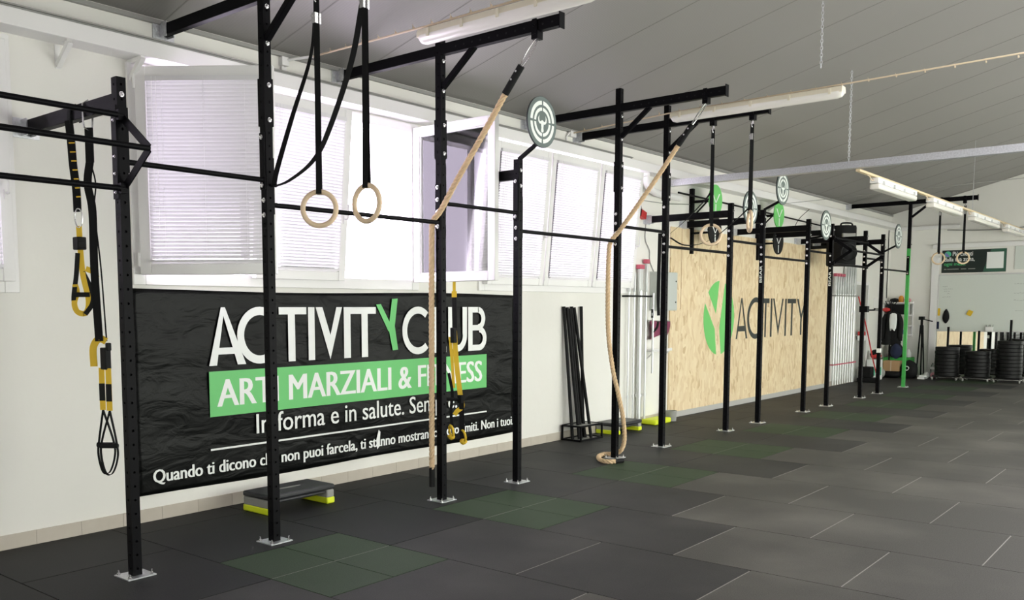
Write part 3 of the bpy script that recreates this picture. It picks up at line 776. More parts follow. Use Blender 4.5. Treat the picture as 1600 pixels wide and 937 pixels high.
# short one, bundled up
t = thing('suspension_trainer', 'bundled yellow and black suspension strap on the left wall, its lower loops at mid-height', 'suspension trainer', (0, -.69, 2.82), 'suspension trainers')
m = MB(); X, y = 0.0, -.69
m.ribbon([(X-.04, y, 2.80), (X-.035, y, 2.90), (X+.0, y, 2.925), (X+.035, y, 2.90), (X+.04, y, 2.82)], .04, .004, (0, 1, 0))
m.ribbon(spline([(X-.04, y, 2.82), (X-.035, y-.01, 2.70), (X-.02, y+.005, 2.55), (X, y+.015, 2.40), (X, y+.01, 2.26)], 6), .05, .010, (.6, -.75, 0))
o = m.build('anchor_strap', 'web', t)
q = MB()
for k in range(7): q.bar((X-.052+.006*k, y-.013, 2.68-k*.055), (X-.020+.004*k, y-.028, 2.682-k*.055), .018, .006)
q.build('stitched_mark', 'yellow', o)
m = MB(); m.tube([(X, y, 2.19+.07*math.cos(2*PI*k/20)) if False else (X+.016*math.sin(2*PI*k/20), y-.018*math.sin(2*PI*k/20), 2.22+.06*math.cos(2*PI*k/20)) for k in range(20)], .005, 7, closed=True); m.build('carabiner', 'chrome', t)
m = MB(); m.ribbon(spline([(X, y, 2.17), (X+.004, y, 2.02), (X+.01, y-.01, 1.86), (X+.03, y-.03, 1.70), (X+.015, y-.02, 1.62), (X-.02, y+.02, 1.625), (X-.035, y+.03, 1.68), (X-.015, y+.03, 1.75), (X-.03, y+.02, 1.80)], 8), .036, .005, (.6, -.75, .1))
m.ribbon(spline([(X+.02, y-.03, 1.90), (X+.05, y-.06, 1.88), (X+.065, y-.085, 1.84)], 5), .035, .005, (.3, -.4, .8)); m.build('yellow_strap', 'yellow', t)
m = MB(); m.box((X-.03, y-.035, 2.02), (X+.03, y+.035, 2.10)); m.box((X-.035, y-.045, 2.03), (X+.02, y-.03, 2.075)); m.build('buckle', 'blackm', t, bevel=.006)
m = MB(); m.ribbon(spline([(X-.01, y+.01, 2.0), (X-.02, y+.02, 1.86), (X-.035, y+.035, 1.72), (X-.03, y+.035, 1.66)], 6), .03, .005, (.6, -.75, 0))
m.ribbon(spline([(X+.01, y-.01, 1.88), (X+.045, y-.05, 1.76), (X+.045, y-.05, 1.68), (X+.01, y-.02, 1.61)], 6), .03, .005, (.6, -.75, 0)); m.tube([(X-.03, y+.03, 1.735), (X+.035, y-.04, 1.735)], .016, 10); m.build('handle', 'blackm', t)
# long one
t = thing('suspension_trainer', 'long black suspension strap on the left wall ending in two black handles', 'suspension trainer', (0, -.86, 2.82), 'suspension trainers')
X, y = 0.0, -.862
m = MB(); m.tube([(X-.035, y, 2.79), (X-.035, y, 2.90), (X, y, 2.925), (X+.035, y, 2.90), (X+.02, y, 2.73), (X-.03, y, 2.76), (X-.035, y, 2.79)], .006, 8); m.build('carabiner', 'chrome', t)
m = MB(); m.ribbon([(X, y, 2.76), (X, y, 2.55)], .05, .012, (.6, -.75, 0)); m.ribbon(spline([(X, y, 2.56), (X-.012, y+.016, 2.42), (X+.004, y, 2.25), (X+.002, y, 1.9), (X+.012, y-.008, 1.44)], 6), [.05]*25, .006, (.6, -.75, 0))
m.ribbon(spline([(X, y, 2.56), (X+.02, y-.022, 2.42), (X+.012, y-.01, 2.25), (X+.03, y-.03, 1.9), (X+.05, y-.03, 1.44)], 6), .008, .005, (.6, -.75, 0)); m.build('main_strap', 'web', t)
X, y = .03, -.875
m = MB(); m.ribbon(spline([(X-.035, y+.05, 1.28), (X-.035, y+.05, 1.40), (X-.01, y+.02, 1.455), (X+.015, y-.02, 1.44)], 5), .045, .006, (.6, -.75, .0)); m.build('yellow_strap', 'yellow', t)
m = MB(); m.box((X-.01, y-.05, 1.26), (X+.03, y+.02, 1.40)); m.box((X-.0, y-.06, 1.38), (X+.03, y-.03, 1.43)); m.build('buckle', 'blackm', t, bevel=.006)
trainer_handles(t, X+.005, y-.01, 1.27, sp=.042)
# third one behind the post in front of the banner
t = thing('suspension_trainer', 'yellow and black suspension strap hanging in front of the right end of the banner', 'suspension trainer', (3.96, -.455, 2.90), 'suspension trainers')
X, y = 3.96, -.455
m = MB(); m.ribbon([(X-.04, y, 2.80), (X-.035, y, 2.91), (X, y, 2.93), (X+.035, y, 2.91), (X, y, 2.70), (X-.04, y, 2.80)], .03, .004, (0, 1, 0)); m.ribbon([(X, y, 2.72), (X, y, 1.80)], .03, .006, (.6, -.75, 0)); m.ribbon([(X, y, 1.81), (X, y, 1.75)], .05, .008, (.6, -.75, 0)); m.build('anchor_strap', 'yellow', t)
m = MB(); m.ribbon([(X, y, 1.75), (X+.01, y, 1.40)], .05, .016, (.6, -.75, 0)); m.box((X-.03, y-.02, 1.30), (X+.03, y+.03, 1.45)); m.build('buckle', 'blackm', t, bevel=.006)
m = MB(); m.ribbon(spline([(X, y, 1.42), (X+.02, y-.01, 1.1), (X+.05, y-.04, .74)], 6), .05, .006, (.6, -.75, 0)); m.ribbon(spline([(X-.03, y+.03, 1.36), (X-.01, y+.02, 1.1), (X, y+.01, .85)], 6), .03, .006, (.6, -.75, 0))
m.ribbon(spline([(X+.05, y-.05, .74), (X+.06, y-.05, .66), (X+.02, y-.02, .62), (X+.0, y, .58)], 6), .045, .006, (.6, -.75, 0)); m.build('yellow_strap', 'yellow', t)
m = MB(); m.box((X+.02, y-.07, .70), (X+.08, y-.02, .78)); m.ribbon(spline([(X-.04, y+.04, 1.0), (X-.01, y+.02, .80), (X-.02, y+.03, .60), (X, y+.01, .35)], 6), .03, .006, (.6, -.75, 0)); m.ribbon(spline([(X+.05, y-.05, .70), (X+.055, y-.05, .50), (X+.06, y-.055, .34)], 6), .05, .006, (.6, -.75, 0)); m.tube([(X-.06, y+.06, .74), (X+.03, y-.03, .735)], .018, 10); m.build('strap_body', 'web', t)
for s, dz in ((-1, .05), (1, 0)):
    cx, cy = X+.02+s*.04, y-.02-s*.045
    m = MB(); m.torus((cx, cy, .37+dz), .055, .012, (.55, -.3, .1), 20, 8); m.blob((cx, cy, .31+dz), (.035, .04, .03), 3+s); m.build('yellow_loop', 'yellow', t)

# ------------------------------------------------------------------ banner on the wall
def strokes(mb, polys, y, mi=0, th=.0006):
    for k, p in enumerate(polys): mb.poly([(a, y-.00012*(k % 7), b) for a, b in p], (0, -1, 0), th, mi)
ban = thing('banner', 'black wrinkled vinyl club banner with white and green lettering under the window', 'banner', (.745, -.005, .2))
bm_ = MB(); nx, nz = 120, 40; bx0, bx1, bz0, bz1 = .745, 5.535, .20, 1.795
def ban_y(x, z):
    return -.010 - .004*math.sin(x*2.1+z*1.3) - .003*math.sin(x*7+z*5+1.0)*math.exp(-((z-1.0)**2)) - .003*math.sin(z*14+x*1.7)
vs_ = []; fs_ = []
for j in range(nz+1):
    for i in range(nx+1):
        x = bx0+(bx1-bx0)*i/nx; z = bz0+(bz1-bz0)*j/nz
        if j == 0: z += .008*math.sin(x*2.3)
        if j == nz: z += .010*math.sin(x*1.6+1)-.004
        vs_.append((x, ban_y(x, z), z))
for j in range(nz):
    for i in range(nx): a = j*(nx+1)+i; fs_.append((a, a+1, a+nx+2, a+nx+1))
bm_.add(vs_, fs_); bo = bm_.build('banner_sheet', 'vinyl', ban, ang=3)
sd_ = bo.modifiers.new('thickness', 'SOLIDIFY'); sd_.thickness = .001
YB = -.0215
g = MB()
T0, T1 = 1.18, 1.655
def stem_(x0, x1, z0=T0, z1=T1): return [(x0, z0), (x1, z0), (x1, z1), (x0, z1)]
def cshape(cx, cz, ro, rz, wd, a0, a1, n=26):
    o = [(cx+ro*math.cos(a0+(a1-a0)*k/n), cz+rz*math.sin(a0+(a1-a0)*k/n)) for k in range(n+1)]
    i = [(cx+(ro-wd)*math.cos(a0+(a1-a0)*k/n), cz+(rz-wd)*math.sin(a0+(a1-a0)*k/n)) for k in range(n+1)]
    return [[o[k], o[k+1], i[k+1], i[k]] for k in range(n)]
L = []
# A
L += [[(1.40, T0), (1.475, T0), (1.56, T1), (1.525, T1)], [(1.525, T1), (1.565, T1), (1.765, T0), (1.68, T0)], [(1.47, 1.27), (1.68, 1.27), (1.662, 1.325), (1.487, 1.325)]]
# C
L += cshape(1.915, 1.418, .235, .242, .070, .85, 2*PI-.85)
# T I V I T
L += [stem_(2.12, 2.43, 1.592, T1), stem_(2.22, 2.298), stem_(2.45, 2.525)]
L += [[(2.54, T1), (2.62, T1), (2.735, 1.34), (2.71, T0)], [(2.86, T1), (2.79, T1), (2.695, 1.34), (2.71, T0)]]
L += [stem_(2.88, 2.965), stem_(2.965, 3.30, 1.592, T1), stem_(3.108, 3.19)]
# C L U B
L += cshape(3.90, 1.418, .232, .242, .070, .85, 2*PI-.85)
L += [stem_(4.13, 4.205), stem_(4.13, 4.34, T0, 1.243)]
L += [stem_(4.37, 4.443, 1.36, T1), stem_(4.605, 4.68, 1.36, T1)] + cshape(4.525, 1.36, .155, .18, .070, PI, 2*PI)
L += [stem_(4.70, 4.775)]
L += [stem_(4.77, 4.88, 1.595, T1), stem_(4.77, 4.90, 1.40, 1.46), stem_(4.77, 4.90, T0, 1.243)]
L += cshape(4.87, 1.528, .125, .128, .066, -PI/2, PI/2) + cshape(4.89, 1.312, .13, .132, .066, -PI/2, PI/2)
strokes(g, L, YB)
g.build('lettering', 'print', ban, smooth=False)['label'] = 'white club name'
g = MB(); strokes(g, [[(3.305, 1.68), (3.37, 1.685), (3.515, 1.47), (3.47, 1.42)], [(3.525, 1.735), (3.605, 1.74), (3.55, 1.40), (3.47, 1.42)], [(3.53, 1.23), (3.605, 1.235), (3.555, 1.50), (3.475, 1.44)]], YB)
g.build('green_letter', 'greenprint', ban, smooth=False)
g = MB(); nn_ = 40
g.add([(1.397+(5.023-1.397)*i/nn_, YB+.001, z) for i in range(nn_+1) for z in (.762, 1.133)], [(2*i, 2*i+2, 2*i+3, 2*i+1) for i in range(nn_)]); g.build('green_band', 'greenprint', ban, smooth=False)
g = MB(); add_text(g, text_mb('ARTI MARZIALI & FITNESS', 1.475, .838, 4.935, 1.065, bold=.055), lambda a, b: (a, YB, b)); g.build('lettering', 'print', ban, smooth=False)['label'] = 'white words on the green band'
g = MB(); add_text(g, text_mb('In forma e in salute. Sempre.', 1.86, .522, 4.51, .748, bold=.02), lambda a, b: (a, YB, b)); g.build('lettering', 'print', ban, smooth=False)['label'] = 'white second slogan line'
g = MB(); g.box((1.395, YB-.0005, .484), (5.024, YB, .500)); g.build('rule_line', 'print', ban, smooth=False)
g = MB(); add_text(g, text_mb('Quando ti dicono che non puoi farcela, ti stanno mostrando i loro limiti. Non i tuoi.', .868, .262, 5.52, .398, bold=.06), lambda a, b: (a, YB, b))
g.build('lettering', 'print', ban, smooth=False)['label'] = 'white small slogan along the bottom'
g = MB(); g.poly([(3.30, YB-.002, .27), (3.33, YB-.004, .30), (3.335, YB-.012, .44), (3.318, YB-.006, .46), (3.285, YB-.003, .36)], (0, -1, 0), .0008); g.build('torn_flap', 'print', ban, smooth=False)

# ------------------------------------------------------------------ OSB panelling with the club logo
osb = thing('osb_panelling', 'pale OSB wood panelling with green and charcoal club logo on the wall', 'wall panel', (9.36, 0, .085))
m = MB(); m.box((9.36, -.022, .085), (16.3, 0, 2.82)); m.build('board', 'osb', osb, smooth=False)
m = MB(); m.box((9.685, -.0235, 1.62), (9.70, -.0215, 2.82)); m.build('joint', 'card', osb, smooth=False)
m = MB(); m.box((16.3, -.03, .085), (16.36, 0, 2.62)); m.build('edge_strip', 'white', osb)
YO = -.0235; cx, cz, rr = 11.05, 1.475, .575
def on_c(a): return (cx+rr*math.cos(a), cz+rr*1.03*math.sin(a))
def arcp(a0, a1, n=20): return [on_c(a0+(a1-a0)*k/n) for k in range(n+1)]
an = lambda x, z: math.atan2((z-cz)/1.03, x-cx)
g = MB()
p1 = arcp(an(11.03, 2.06), an(10.64, 1.87)) + [(10.925, 1.54)]
p2 = arcp(an(10.545, 1.70), an(10.965, .89)+2*PI) + [(10.89, 1.30)]
p3 = arcp(an(11.135, .89), an(11.24, 2.03)) + [(11.06, 1.32)]
strokes(g, [p1, p2, p3], YO); g.build('logo', 'signgreen', osb, smooth=False)
g = MB(); a0, a1 = 1.115, 1.80
L = [[(11.71, a0), (11.77, a0), (11.94, a1), (11.90, a1)], [(11.90, a1), (11.945, a1), (12.19, a0), (12.12, a0)], [(11.79, 1.24), (12.08, 1.24), (12.05, 1.33), (11.815, 1.33)]]
L += cshape(12.53, 1.458, .37, .36, .085, .75, 2*PI-.75)
def st(x0, x1, z0=a0, z1=a1): return [(x0, z0), (x1, z0), (x1, z1), (x0, z1)]
L += [st(12.80, 13.13, 1.715, a1), st(12.93, 13.0), st(13.19, 13.265)]
L += [[(13.29, a1), (13.36, a1), (13.585, 1.25), (13.57, 1.13)], [(13.80, a1), (13.735, a1), (13.545, 1.25), (13.57, 1.13)]]
L += [st(13.88, 13.955), st(14.0, 14.43, 1.715, a1), st(14.19, 14.27)]
L += [[(14.48, a1), (14.56, a1), (14.75, 1.46), (14.69, 1.42)], [(14.97, a1), (14.90, a1), (14.69, 1.46), (14.75, 1.42)], st(14.68, 14.755, a0, 1.46)]
strokes(g, L, YO); g.build('lettering', 'charcoal', osb, smooth=False)

# ------------------------------------------------------------------ lamps, cables, tray, chain
def tube_lamp(label, X, y0, y1, z):
    t = thing('tube_lamp', label, 'ceiling lamp', (X, (y0+y1)/2, z), 'long batten lamps on the cables')
    m = MB(); w = .058; prof = [(-w, .0), (-w, .035), (-w*.8, .062), (w*.8, .062), (w, .035), (w, 0)]
    vs = [(X+a, y, z+b) for y in (y0, y1) for a, b in prof]; n = len(prof)
    m.add(vs, [tuple(range(n)), tuple(range(2*n-1, n-1, -1))] + [(i, (i+1) % n, n+(i+1) % n, n+i) for i in range(n)]); m.build('housing', 'lampbody', t, bevel=.004)
    m = MB(); vs = []; fs = []; ns = 12
    sec = [y0+.004, y0+.02, y0+.06, y1-.06, y1-.02, y1-.004]; sc = [.45, .82, 1, 1, .82, .45]
    for y, k in zip(sec, sc):
        for q in range(ns+1):
            a = PI + PI*q/ns; vs.append((X+math.cos(a)*.062*(.6+.4*k), y, z+.012+math.sin(a)*.062*k))
    for i in range(len(sec)-1):
        for q in range(ns): b = i*(ns+1)+q; fs.append((b, b+1, b+ns+2, b+ns+1))
    fs += [tuple(range(ns+1)), tuple(range((len(sec)-1)*(ns+1), len(sec)*(ns+1)))]
    m.add(vs, fs); m.build('diffuser', 'lampglass', t)
    for k in range(5):
        yy = y0+.12+(y1-y0-.24)*k/4; m = MB(); m.box((X-.068, yy-.012, z-.008), (X-.056, yy+.012, z+.05)); m.build('clip', 'lampbody', t); m = MB(); m.box((X+.056, yy-.012, z-.008), (X+.068, yy+.012, z+.05)); m.build('clip', 'lampbody', t)
tube_lamp('long unlit tube lamp nearest the ceiling corner, close above the first rope', 2.40, -3.02, -1.46, 3.69)
tube_lamp('long unlit tube lamp above the rings before the OSB wall', 6.70, -3.22, -1.36, 3.765)
def cable(name, label, pts, r, mats='wire', ties=None):
    m = MB(); m.tube(pts, r, 7); c = m.build(name, mats); tag(c, label, 'cable')
    if ties:
        q = MB()
        for p in ties: q.tube([Vector(p)+Vector((0, -.005, 0)), Vector(p)+Vector((0, .005, 0))], r*1.35, 6); q.tube([Vector(p), Vector(p)+Vector((.0, .01, .03))], .002, 4)
        q.build('cable_tie', 'wire', c)
    return c
cable('lamp_cable', 'thin beige cable stretched from the wall to the nearest tube lamp and on', [(2.385, -.2, 3.785), (2.39, -1.5, 3.775), (2.4, -4.5, 3.79), (2.4, YR, 3.80)], .008, ties=[(2.388, -.25-k*.19, 3.787) for k in range(12)])
cable('lamp_cable', 'thin beige cable running across the room over the lamp by the OSB wall', [(6.70, -.02, 3.775), (6.70, -1.4, 3.835), (6.70, -3.3, 3.85), (6.70, YR, 3.92)], .008, ties=[(6.70, -.2-k*.25, 3.80 if k < 4 else 3.845) for k in range(24)])
m = MB(); m.tube([(2.22, -.01, 3.62), (2.22, -.01, 3.73), (2.25, -.04, 3.76), (2.385, -.22, 3.785)], .012, 8); m.box((2.20, -.03, 3.66), (2.25, 0, 3.70)); m.box((2.19, -.05, 3.71), (2.26, 0, 3.78)); tag(m.build('cable_conduit', 'white'), 'short white conduit bend on the wall where the nearest lamp cable starts', 'conduit')
m = MB(); m.tube([(6.60, -.01, 3.62), (6.60, -.01, 3.73), (6.63, -.03, 3.77), (6.70, -.03, 3.775)], .012, 8); m.box((6.64, -.05, 3.73), (6.76, 0, 3.80)); tag(m.build('cable_conduit', 'white'), 'short white conduit bend on the wall behind the tall post pair by the second window', 'conduit')
# galvanized tray across the room
tr = thing('cable_tray', 'galvanized steel cable tray crossing the room in front of the OSB wall', 'cable tray', (8.95, -.2, 3.38))
m = MB(); y0, y1 = YR, -.20
m.box((8.90, y0, 3.335), (8.905, y1, 3.42)); m.box((9.0, y0, 3.335), (9.005, y1, 3.42)); m.box((8.905, y0, 3.335), (9.0, y1, 3.34)); m.box((8.895, y0, 3.413), (8.91, y1, 3.42)); m.box((8.995, y0, 3.413), (9.01, y1, 3.42)); m.build('tray_channel', 'zinc', tr, smooth=False)
m = MB(); m.box((8.893, -2.0, 3.34), (8.899, -1.99, 3.418)); m.box((8.893, -3.1, 3.34), (8.899, -2.9, 3.40)); m.build('tray_joint', 'zinc', tr, smooth=False)
ch = MB(); z = 3.42; k = 0
while z < ceil_z(-2.59):
    n = (1, 0, 0) if k % 2 else (0, 1, 0); c = Vector((8.95, -2.59, z+.018)); ax = Vector((0, 1, 0)) if k % 2 else Vector((1, 0, 0))
    ch.tube([c + Vector((0, 0, math.cos(2*PI*q/10)*.022)) + ax*(math.sin(2*PI*q/10)*.011) for q in range(10)], .0034, 5, closed=True); z += .034; k += 1
tag(ch.build('hanging_chain', 'zinc'), 'steel chain hanging from the ceiling down to the cable tray', 'chain')
ch = MB(); z = 4.0; k = 0; xx, yy = 6.52, -3.05
while z < ceil_z(yy):
    c = Vector((xx, yy, z+.018)); ax = Vector((0, 1, 0)) if k % 2 else Vector((1, 0, 0))
    ch.tube([c + Vector((0, 0, math.cos(2*PI*q/10)*.022)) + ax*(math.sin(2*PI*q/10)*.011) for q in range(10)], .003, 5, closed=True); z += .034; k += 1
tag(ch.build('hanging_chain', 'zinc'), 'loose chain end dangling from the ceiling high above the second tube lamp', 'chain')
# row of small lamps under a timber batten
bt = MB(); bt.box((8.95, -2.725, 3.295), (XE, -2.675, 3.325)); tag(bt.build('timber_batten', 'batten', bevel=.003), 'pale timber batten running away from the cable tray to the far wall', 'batten')
lamp_names = ['first small white lamp under the timber batten, nearest the cable tray', 'second small white lamp under the batten, just past the green post top', 'third small white lamp under the batten, right of the far rings', 'fourth small white lamp under the batten, nearest the far wall']
for (x0, x1), lb in zip(((9.62, 11.50), (12.45, 14.40), (15.30, 17.60), (18.45, 20.40)), lamp_names):
    t = thing('batten_lamp', lb, 'ceiling lamp', (x0, -2.7, 3.2), 'small lamps under the timber batten')
    m = MB(); m.box((x0, -2.755, 3.225), (x1, -2.645, 3.293)); m.build('housing', 'white', t, bevel=.008)
    m = MB(); m.box((x0+.03, -2.765, 3.150), (x1-.03, -2.635, 3.222)); m.build('diffuser', 'lampglass', t, bevel=.02)
    for k in range(4):
        xx = x0+.2+(x1-x0-.4)*k/3; m = MB(); m.box((xx-.015, -2.775, 3.205), (xx+.015, -2.755, 3.26)); m.build('clip', 'alu', t)
    m = MB(); m.tube(spline([(x0+.05, -2.7, 3.27), (x0-.10, -2.70, 3.25), (x0-.2, -2.7, 3.29), (x0-.3, -2.7, 3.295)], 5), .008, 6); m.build('lead', 'wire', t)
cable('suspension_wire', 'thin steel wire holding the timber batten from the ceiling', [(15.4, -2.7, 3.32), (15.4, -2.7, ceil_z(-2.7))], .004, 'zinc')
cable('wall_cable', 'grey cable sagging along the top of the far wall', spline([(XE-.02, -1.2, 3.40), (XE-.02, -1.9, 3.36), (XE-.02, -2.6, 3.37), (XE-.02, -3.4, 3.50), (XE-.02, -4.5, 3.85)], 8), .012, 'greyp')
cable('steel_wire', 'thin steel wire stretched across the room above the far targets', [(13.2, -.02, 3.45), (13.2, -6, 3.62)], .004, 'greyp')

# ------------------------------------------------------------------ things on and along the window wall
def shelf_bracket(label, x, z, stand=True):
    t = thing('shelf_bracket', label, 'shelf bracket', (x, 0, z), 'white shelf brackets under the ledge')
    m = MB(); m.box((x-.02, -.006, z-.16), (x+.02, 0, z)); m.build('wall_plate', 'white', t)
    m = MB(); m.bar((x, -.01, z-.14), (x, -.19, z-.01), .035, .035, up=(0, .6, .8)); m.box((x-.015, -.19, z-.03), (x+.015, -.006, z)) if not stand else None; m.build('strut', 'white', t)
shelf_bracket('white shelf bracket standing alone on the wall near the upper left corner', .245, 3.47)
shelf_bracket('white shelf bracket right under the ledge beside the swung-out window', .79, 3.475, False)
shelf_bracket('white shelf bracket under the ledge above the far OSB corner', 13.0, 3.475, False)
shelf_bracket('white shelf bracket under the ledge beyond the speaker', 17.2, 3.475, False)
m = MB(); m.lathe((.27, -.10, 3.475), [(.03, 0), (.03, -.012), (.02, -.03), (0, -.032)], 16); tag(m.build('ceiling_hook_cap', 'white'), 'small round white cap under the ledge beside the lone bracket', 'cap')
# curved white duct elbow
m = MB(); m.tube([(8.42+.42*(1-math.cos(a)), -.10, 3.43-.20*math.sin(a)*1.0) for a in [PI/2*k/12 for k in range(13)]] + [(8.95, -.12, 3.225), (9.4, -.12, 3.225)], .05, 14); m.lathe((8.42, -.10, 3.43), [(.06, 0), (.06, .045)], 16)
tag(m.build('duct_elbow', 'white'), 'curved white duct bend below the ledge at the end of the second window', 'duct')
m = MB(); m.box((8.40, -.09, 3.44), (8.48, -.05, 3.475)); tag(m.build('duct_clamp', 'blackm'), 'small black clamp holding the white duct bend to the ledge', 'clamp')
# signal box hanging on a string
t = thing('signal_box', 'small black and red box hanging by a string beside the second window', 'box', (8.33, -.05, 2.96))
R_ = Matrix.Rotation(.25, 3, 'Y')
m = MB(); m.box((8.20, -.08, 2.91), (8.36, -.01, 3.01), rot=R_); m.build('case', 'blackm', t, bevel=.006)
m = MB(); m.box((8.37, -.085, 2.87), (8.50, -.012, 2.97), rot=R_); m.build('red_face', 'red', t, bevel=.006)
m = MB(); m.tube([(8.27, -.04, 3.02), (8.37, -.03, 3.14), (8.46, -.04, 2.965)], .004, 5); m.tube([(8.32, -.0, 3.14), (8.37, -.04, 3.14), (8.40, -.04, 3.155)], .008, 6); m.build('string', 'greyp', t)
cable('hook_wire', 'thin wire strung along the wall beside the duct', [(8.5, -.02, 3.12), (9.2, -.03, 3.13), (9.9, -.03, 3.18)], .006, 'greyp')
cable('power_cable', 'thin grey cable running down the wall to the electrical cabinet', spline([(8.62, -.01, 2.90), (8.60, -.012, 2.60), (8.72, -.012, 2.45), (8.74, -.012, 2.30), (8.86, -.012, 2.15)], 8), .007, 'greyp')
eb = thing('electrical_cabinet', 'pale grey electrical cabinet on the wall at the left edge of the OSB panelling', 'cabinet', (9.06, 0, 1.6))
m = MB(); m.box((8.77, -.13, 1.60), (9.36, -.0, 2.15)); m.build('body', 'box', eb, bevel=.006)
m = MB(); m.box((8.785, -.138, 1.615), (9.345, -.13, 2.135)); m.build('door', 'box', eb, bevel=.004)
m = MB(); [m.cyl((9.30, -.142, z), (9.30, -.137, z), .012, 10) for z in (1.72, 2.02)]; m.build('lock', 'blackm', eb)
t = thing('hanging_cloth', 'plum coloured cloth hanging on the wall under the electrical cabinet', 'cloth', (9.0, -.08, 1.3))
m = MB(); vs = []; fs = []; nu, nv = 18, 10
for j in range(nv+1):
    for i in range(nu+1):
        a = i/nu; b = j/nv; vs.append((8.70+a*.62+.04*math.sin(b*3), -.035-.035*math.sin(a*9+b*2)-.03*b*(1-b), 1.46-.02*a-b*(.22+.05*math.sin(a*5+1))))
for j in range(nv):
    for i in range(nu): k = j*(nu+1)+i; fs.append((k, k+1, k+nu+2, k+nu+1))
m.add(vs, fs); o = m.build('fabric', 'cloth', t, ang=3); o.modifiers.new('thickness', 'SOLIDIFY').thickness = .006
m = MB(); m.cyl((8.70, -.04, 1.455), (9.32, -.04, 1.44), .01, 8); m.box((8.74, -.05, 1.43), (8.76, 0, 1.47)); m.box((9.26, -.05, 1.42), (9.28, 0, 1.46)); m.build('rail', 'chrome', t)
t = thing('wall_tray', 'small white tray shelf on the wall below the plum cloth', 'shelf', (8.95, -.06, 1.05))
m = MB(); m.box((8.65, -.14, 1.02), (9.22, 0, 1.035)); m.box((8.65, -.14, 1.035), (9.22, -.13, 1.06)); m.build('tray', 'white', t, bevel=.004)
m = MB(); m.bar((8.70, -.01, .92), (8.70, -.12, 1.02), .015, .02); m.build('strut', 'white', t)
m = MB(); m.bar((9.16, -.01, .92), (9.16, -.12, 1.02), .015, .02); m.build('strut', 'white', t)

# aluminium poles leaning in their wall racks
def pole_rack(label, x0, x1, z, mats='blackm'):
    t = thing('pole_rack', label, 'pole rack', (x0, 0, z))
    m = MB(); m.box((x0, -.10, z-.012), (x1, -.085, z+.012)); m.box((x0, -.10, z-.012), (x0+.02, 0, z+.012)); m.box((x1-.02, -.10, z-.012), (x1, 0, z+.012)); m.build('rail', mats, t)
    return t
def pole(label, x, z0, z1, r, y=-.05, cap=False, group='aluminium poles by the cabinet', sw=.05, zs=1.86):
    """round tube with a wider square sleeve at its top and a collar low down"""
    t = thing('aluminium_pole', label, 'pole', (x, y, z0), group)
    m = MB(); m.cyl((x, y, z0), (x, y, zs+.02), r, 12); m.build('tube', 'alu', t)
    m = MB(); m.box((x-sw/2, y-.02, zs), (x+sw/2, y+.02, z1)); m.build('sleeve', 'alu', t, bevel=.006)
    if cap: m = MB(); m.box((x-sw/2-.02, y-.03, z1-.005), (x+sw/2+.02, y+.03, z1+.055)); m.build('end_cap', 'pink', t, bevel=.006)
    m = MB(); m.cyl((x, y, z0+.40), (x, y, z0+.44), r*1.5, 12); m.build('collar', 'alu', t)
pole_rack('thin black clip rail holding the aluminium poles beside the cabinet', 8.00, 8.72, 1.80)
for x, z1, r, cap, sw, lb in ((8.10, 2.10, .012, False, .035, 'leftmost thin aluminium pole in the rack beside the electrical cabinet'), (8.25, 2.12, .012, False, .035, 'second thin aluminium pole from the left beside the electrical cabinet'),
                          (8.41, 2.18, .034, True, .10, 'broad aluminium pole with raspberry red cap beside the cabinet'), (8.58, 2.26, .016, True, .045, 'tallest aluminium pole with red cap beside the electrical cabinet')):
    pole(lb, x, 0.0, z1, r, cap=cap, sw=sw)
t = thing('walking_stick', 'chrome tube with black grips hanging right of the aluminium poles', 'tube', (8.66, -.06, .75))
m = MB(); m.tube([(8.66, -.12, .72), (8.66, -.12, 1.85)], .015, 10); m.tube(spline([(8.66, -.12, 1.68), (8.60, -.14, 1.60), (8.60, -.14, 1.50), (8.66, -.12, 1.42)], 5), .010, 8); m.build('tube', 'alu', t)
m = MB(); m.tube(spline([(8.66, -.12, 1.30), (8.72, -.15, 1.36), (8.74, -.16, 1.44)], 5), .016, 8); m.tube([(8.60, -.14, 1.50), (8.60, -.14, 1.62)], .017, 8); m.build('grip', 'blackm', t)
# second rack of poles near the far door
pole_rack('grey clip rail holding the many aluminium poles beside the far door', 16.45, 17.95, 1.88, 'greyp')
pole_rack('red clip rail low on the wall across the many aluminium poles', 16.45, 17.95, .45, 'pink')
nths = ['first', 'second', 'third', 'fourth', 'fifth', 'sixth', 'seventh', 'eighth', 'ninth', 'tenth', 'eleventh']
for k in range(9):
    tallp = k >= 4; xx = 16.58 + k*.155
    pole(nths[k] + ' aluminium pole from the left in the far rack, ' + ('taller with red cap' if tallp and k < 7 else 'tall and plain' if tallp else 'shorter with red cap'), xx, .02, (2.55 if k < 7 else 2.50) if tallp else 2.28, .020, cap=(k < 7), group='aluminium poles in the far rack', sw=.085, zs=1.92)
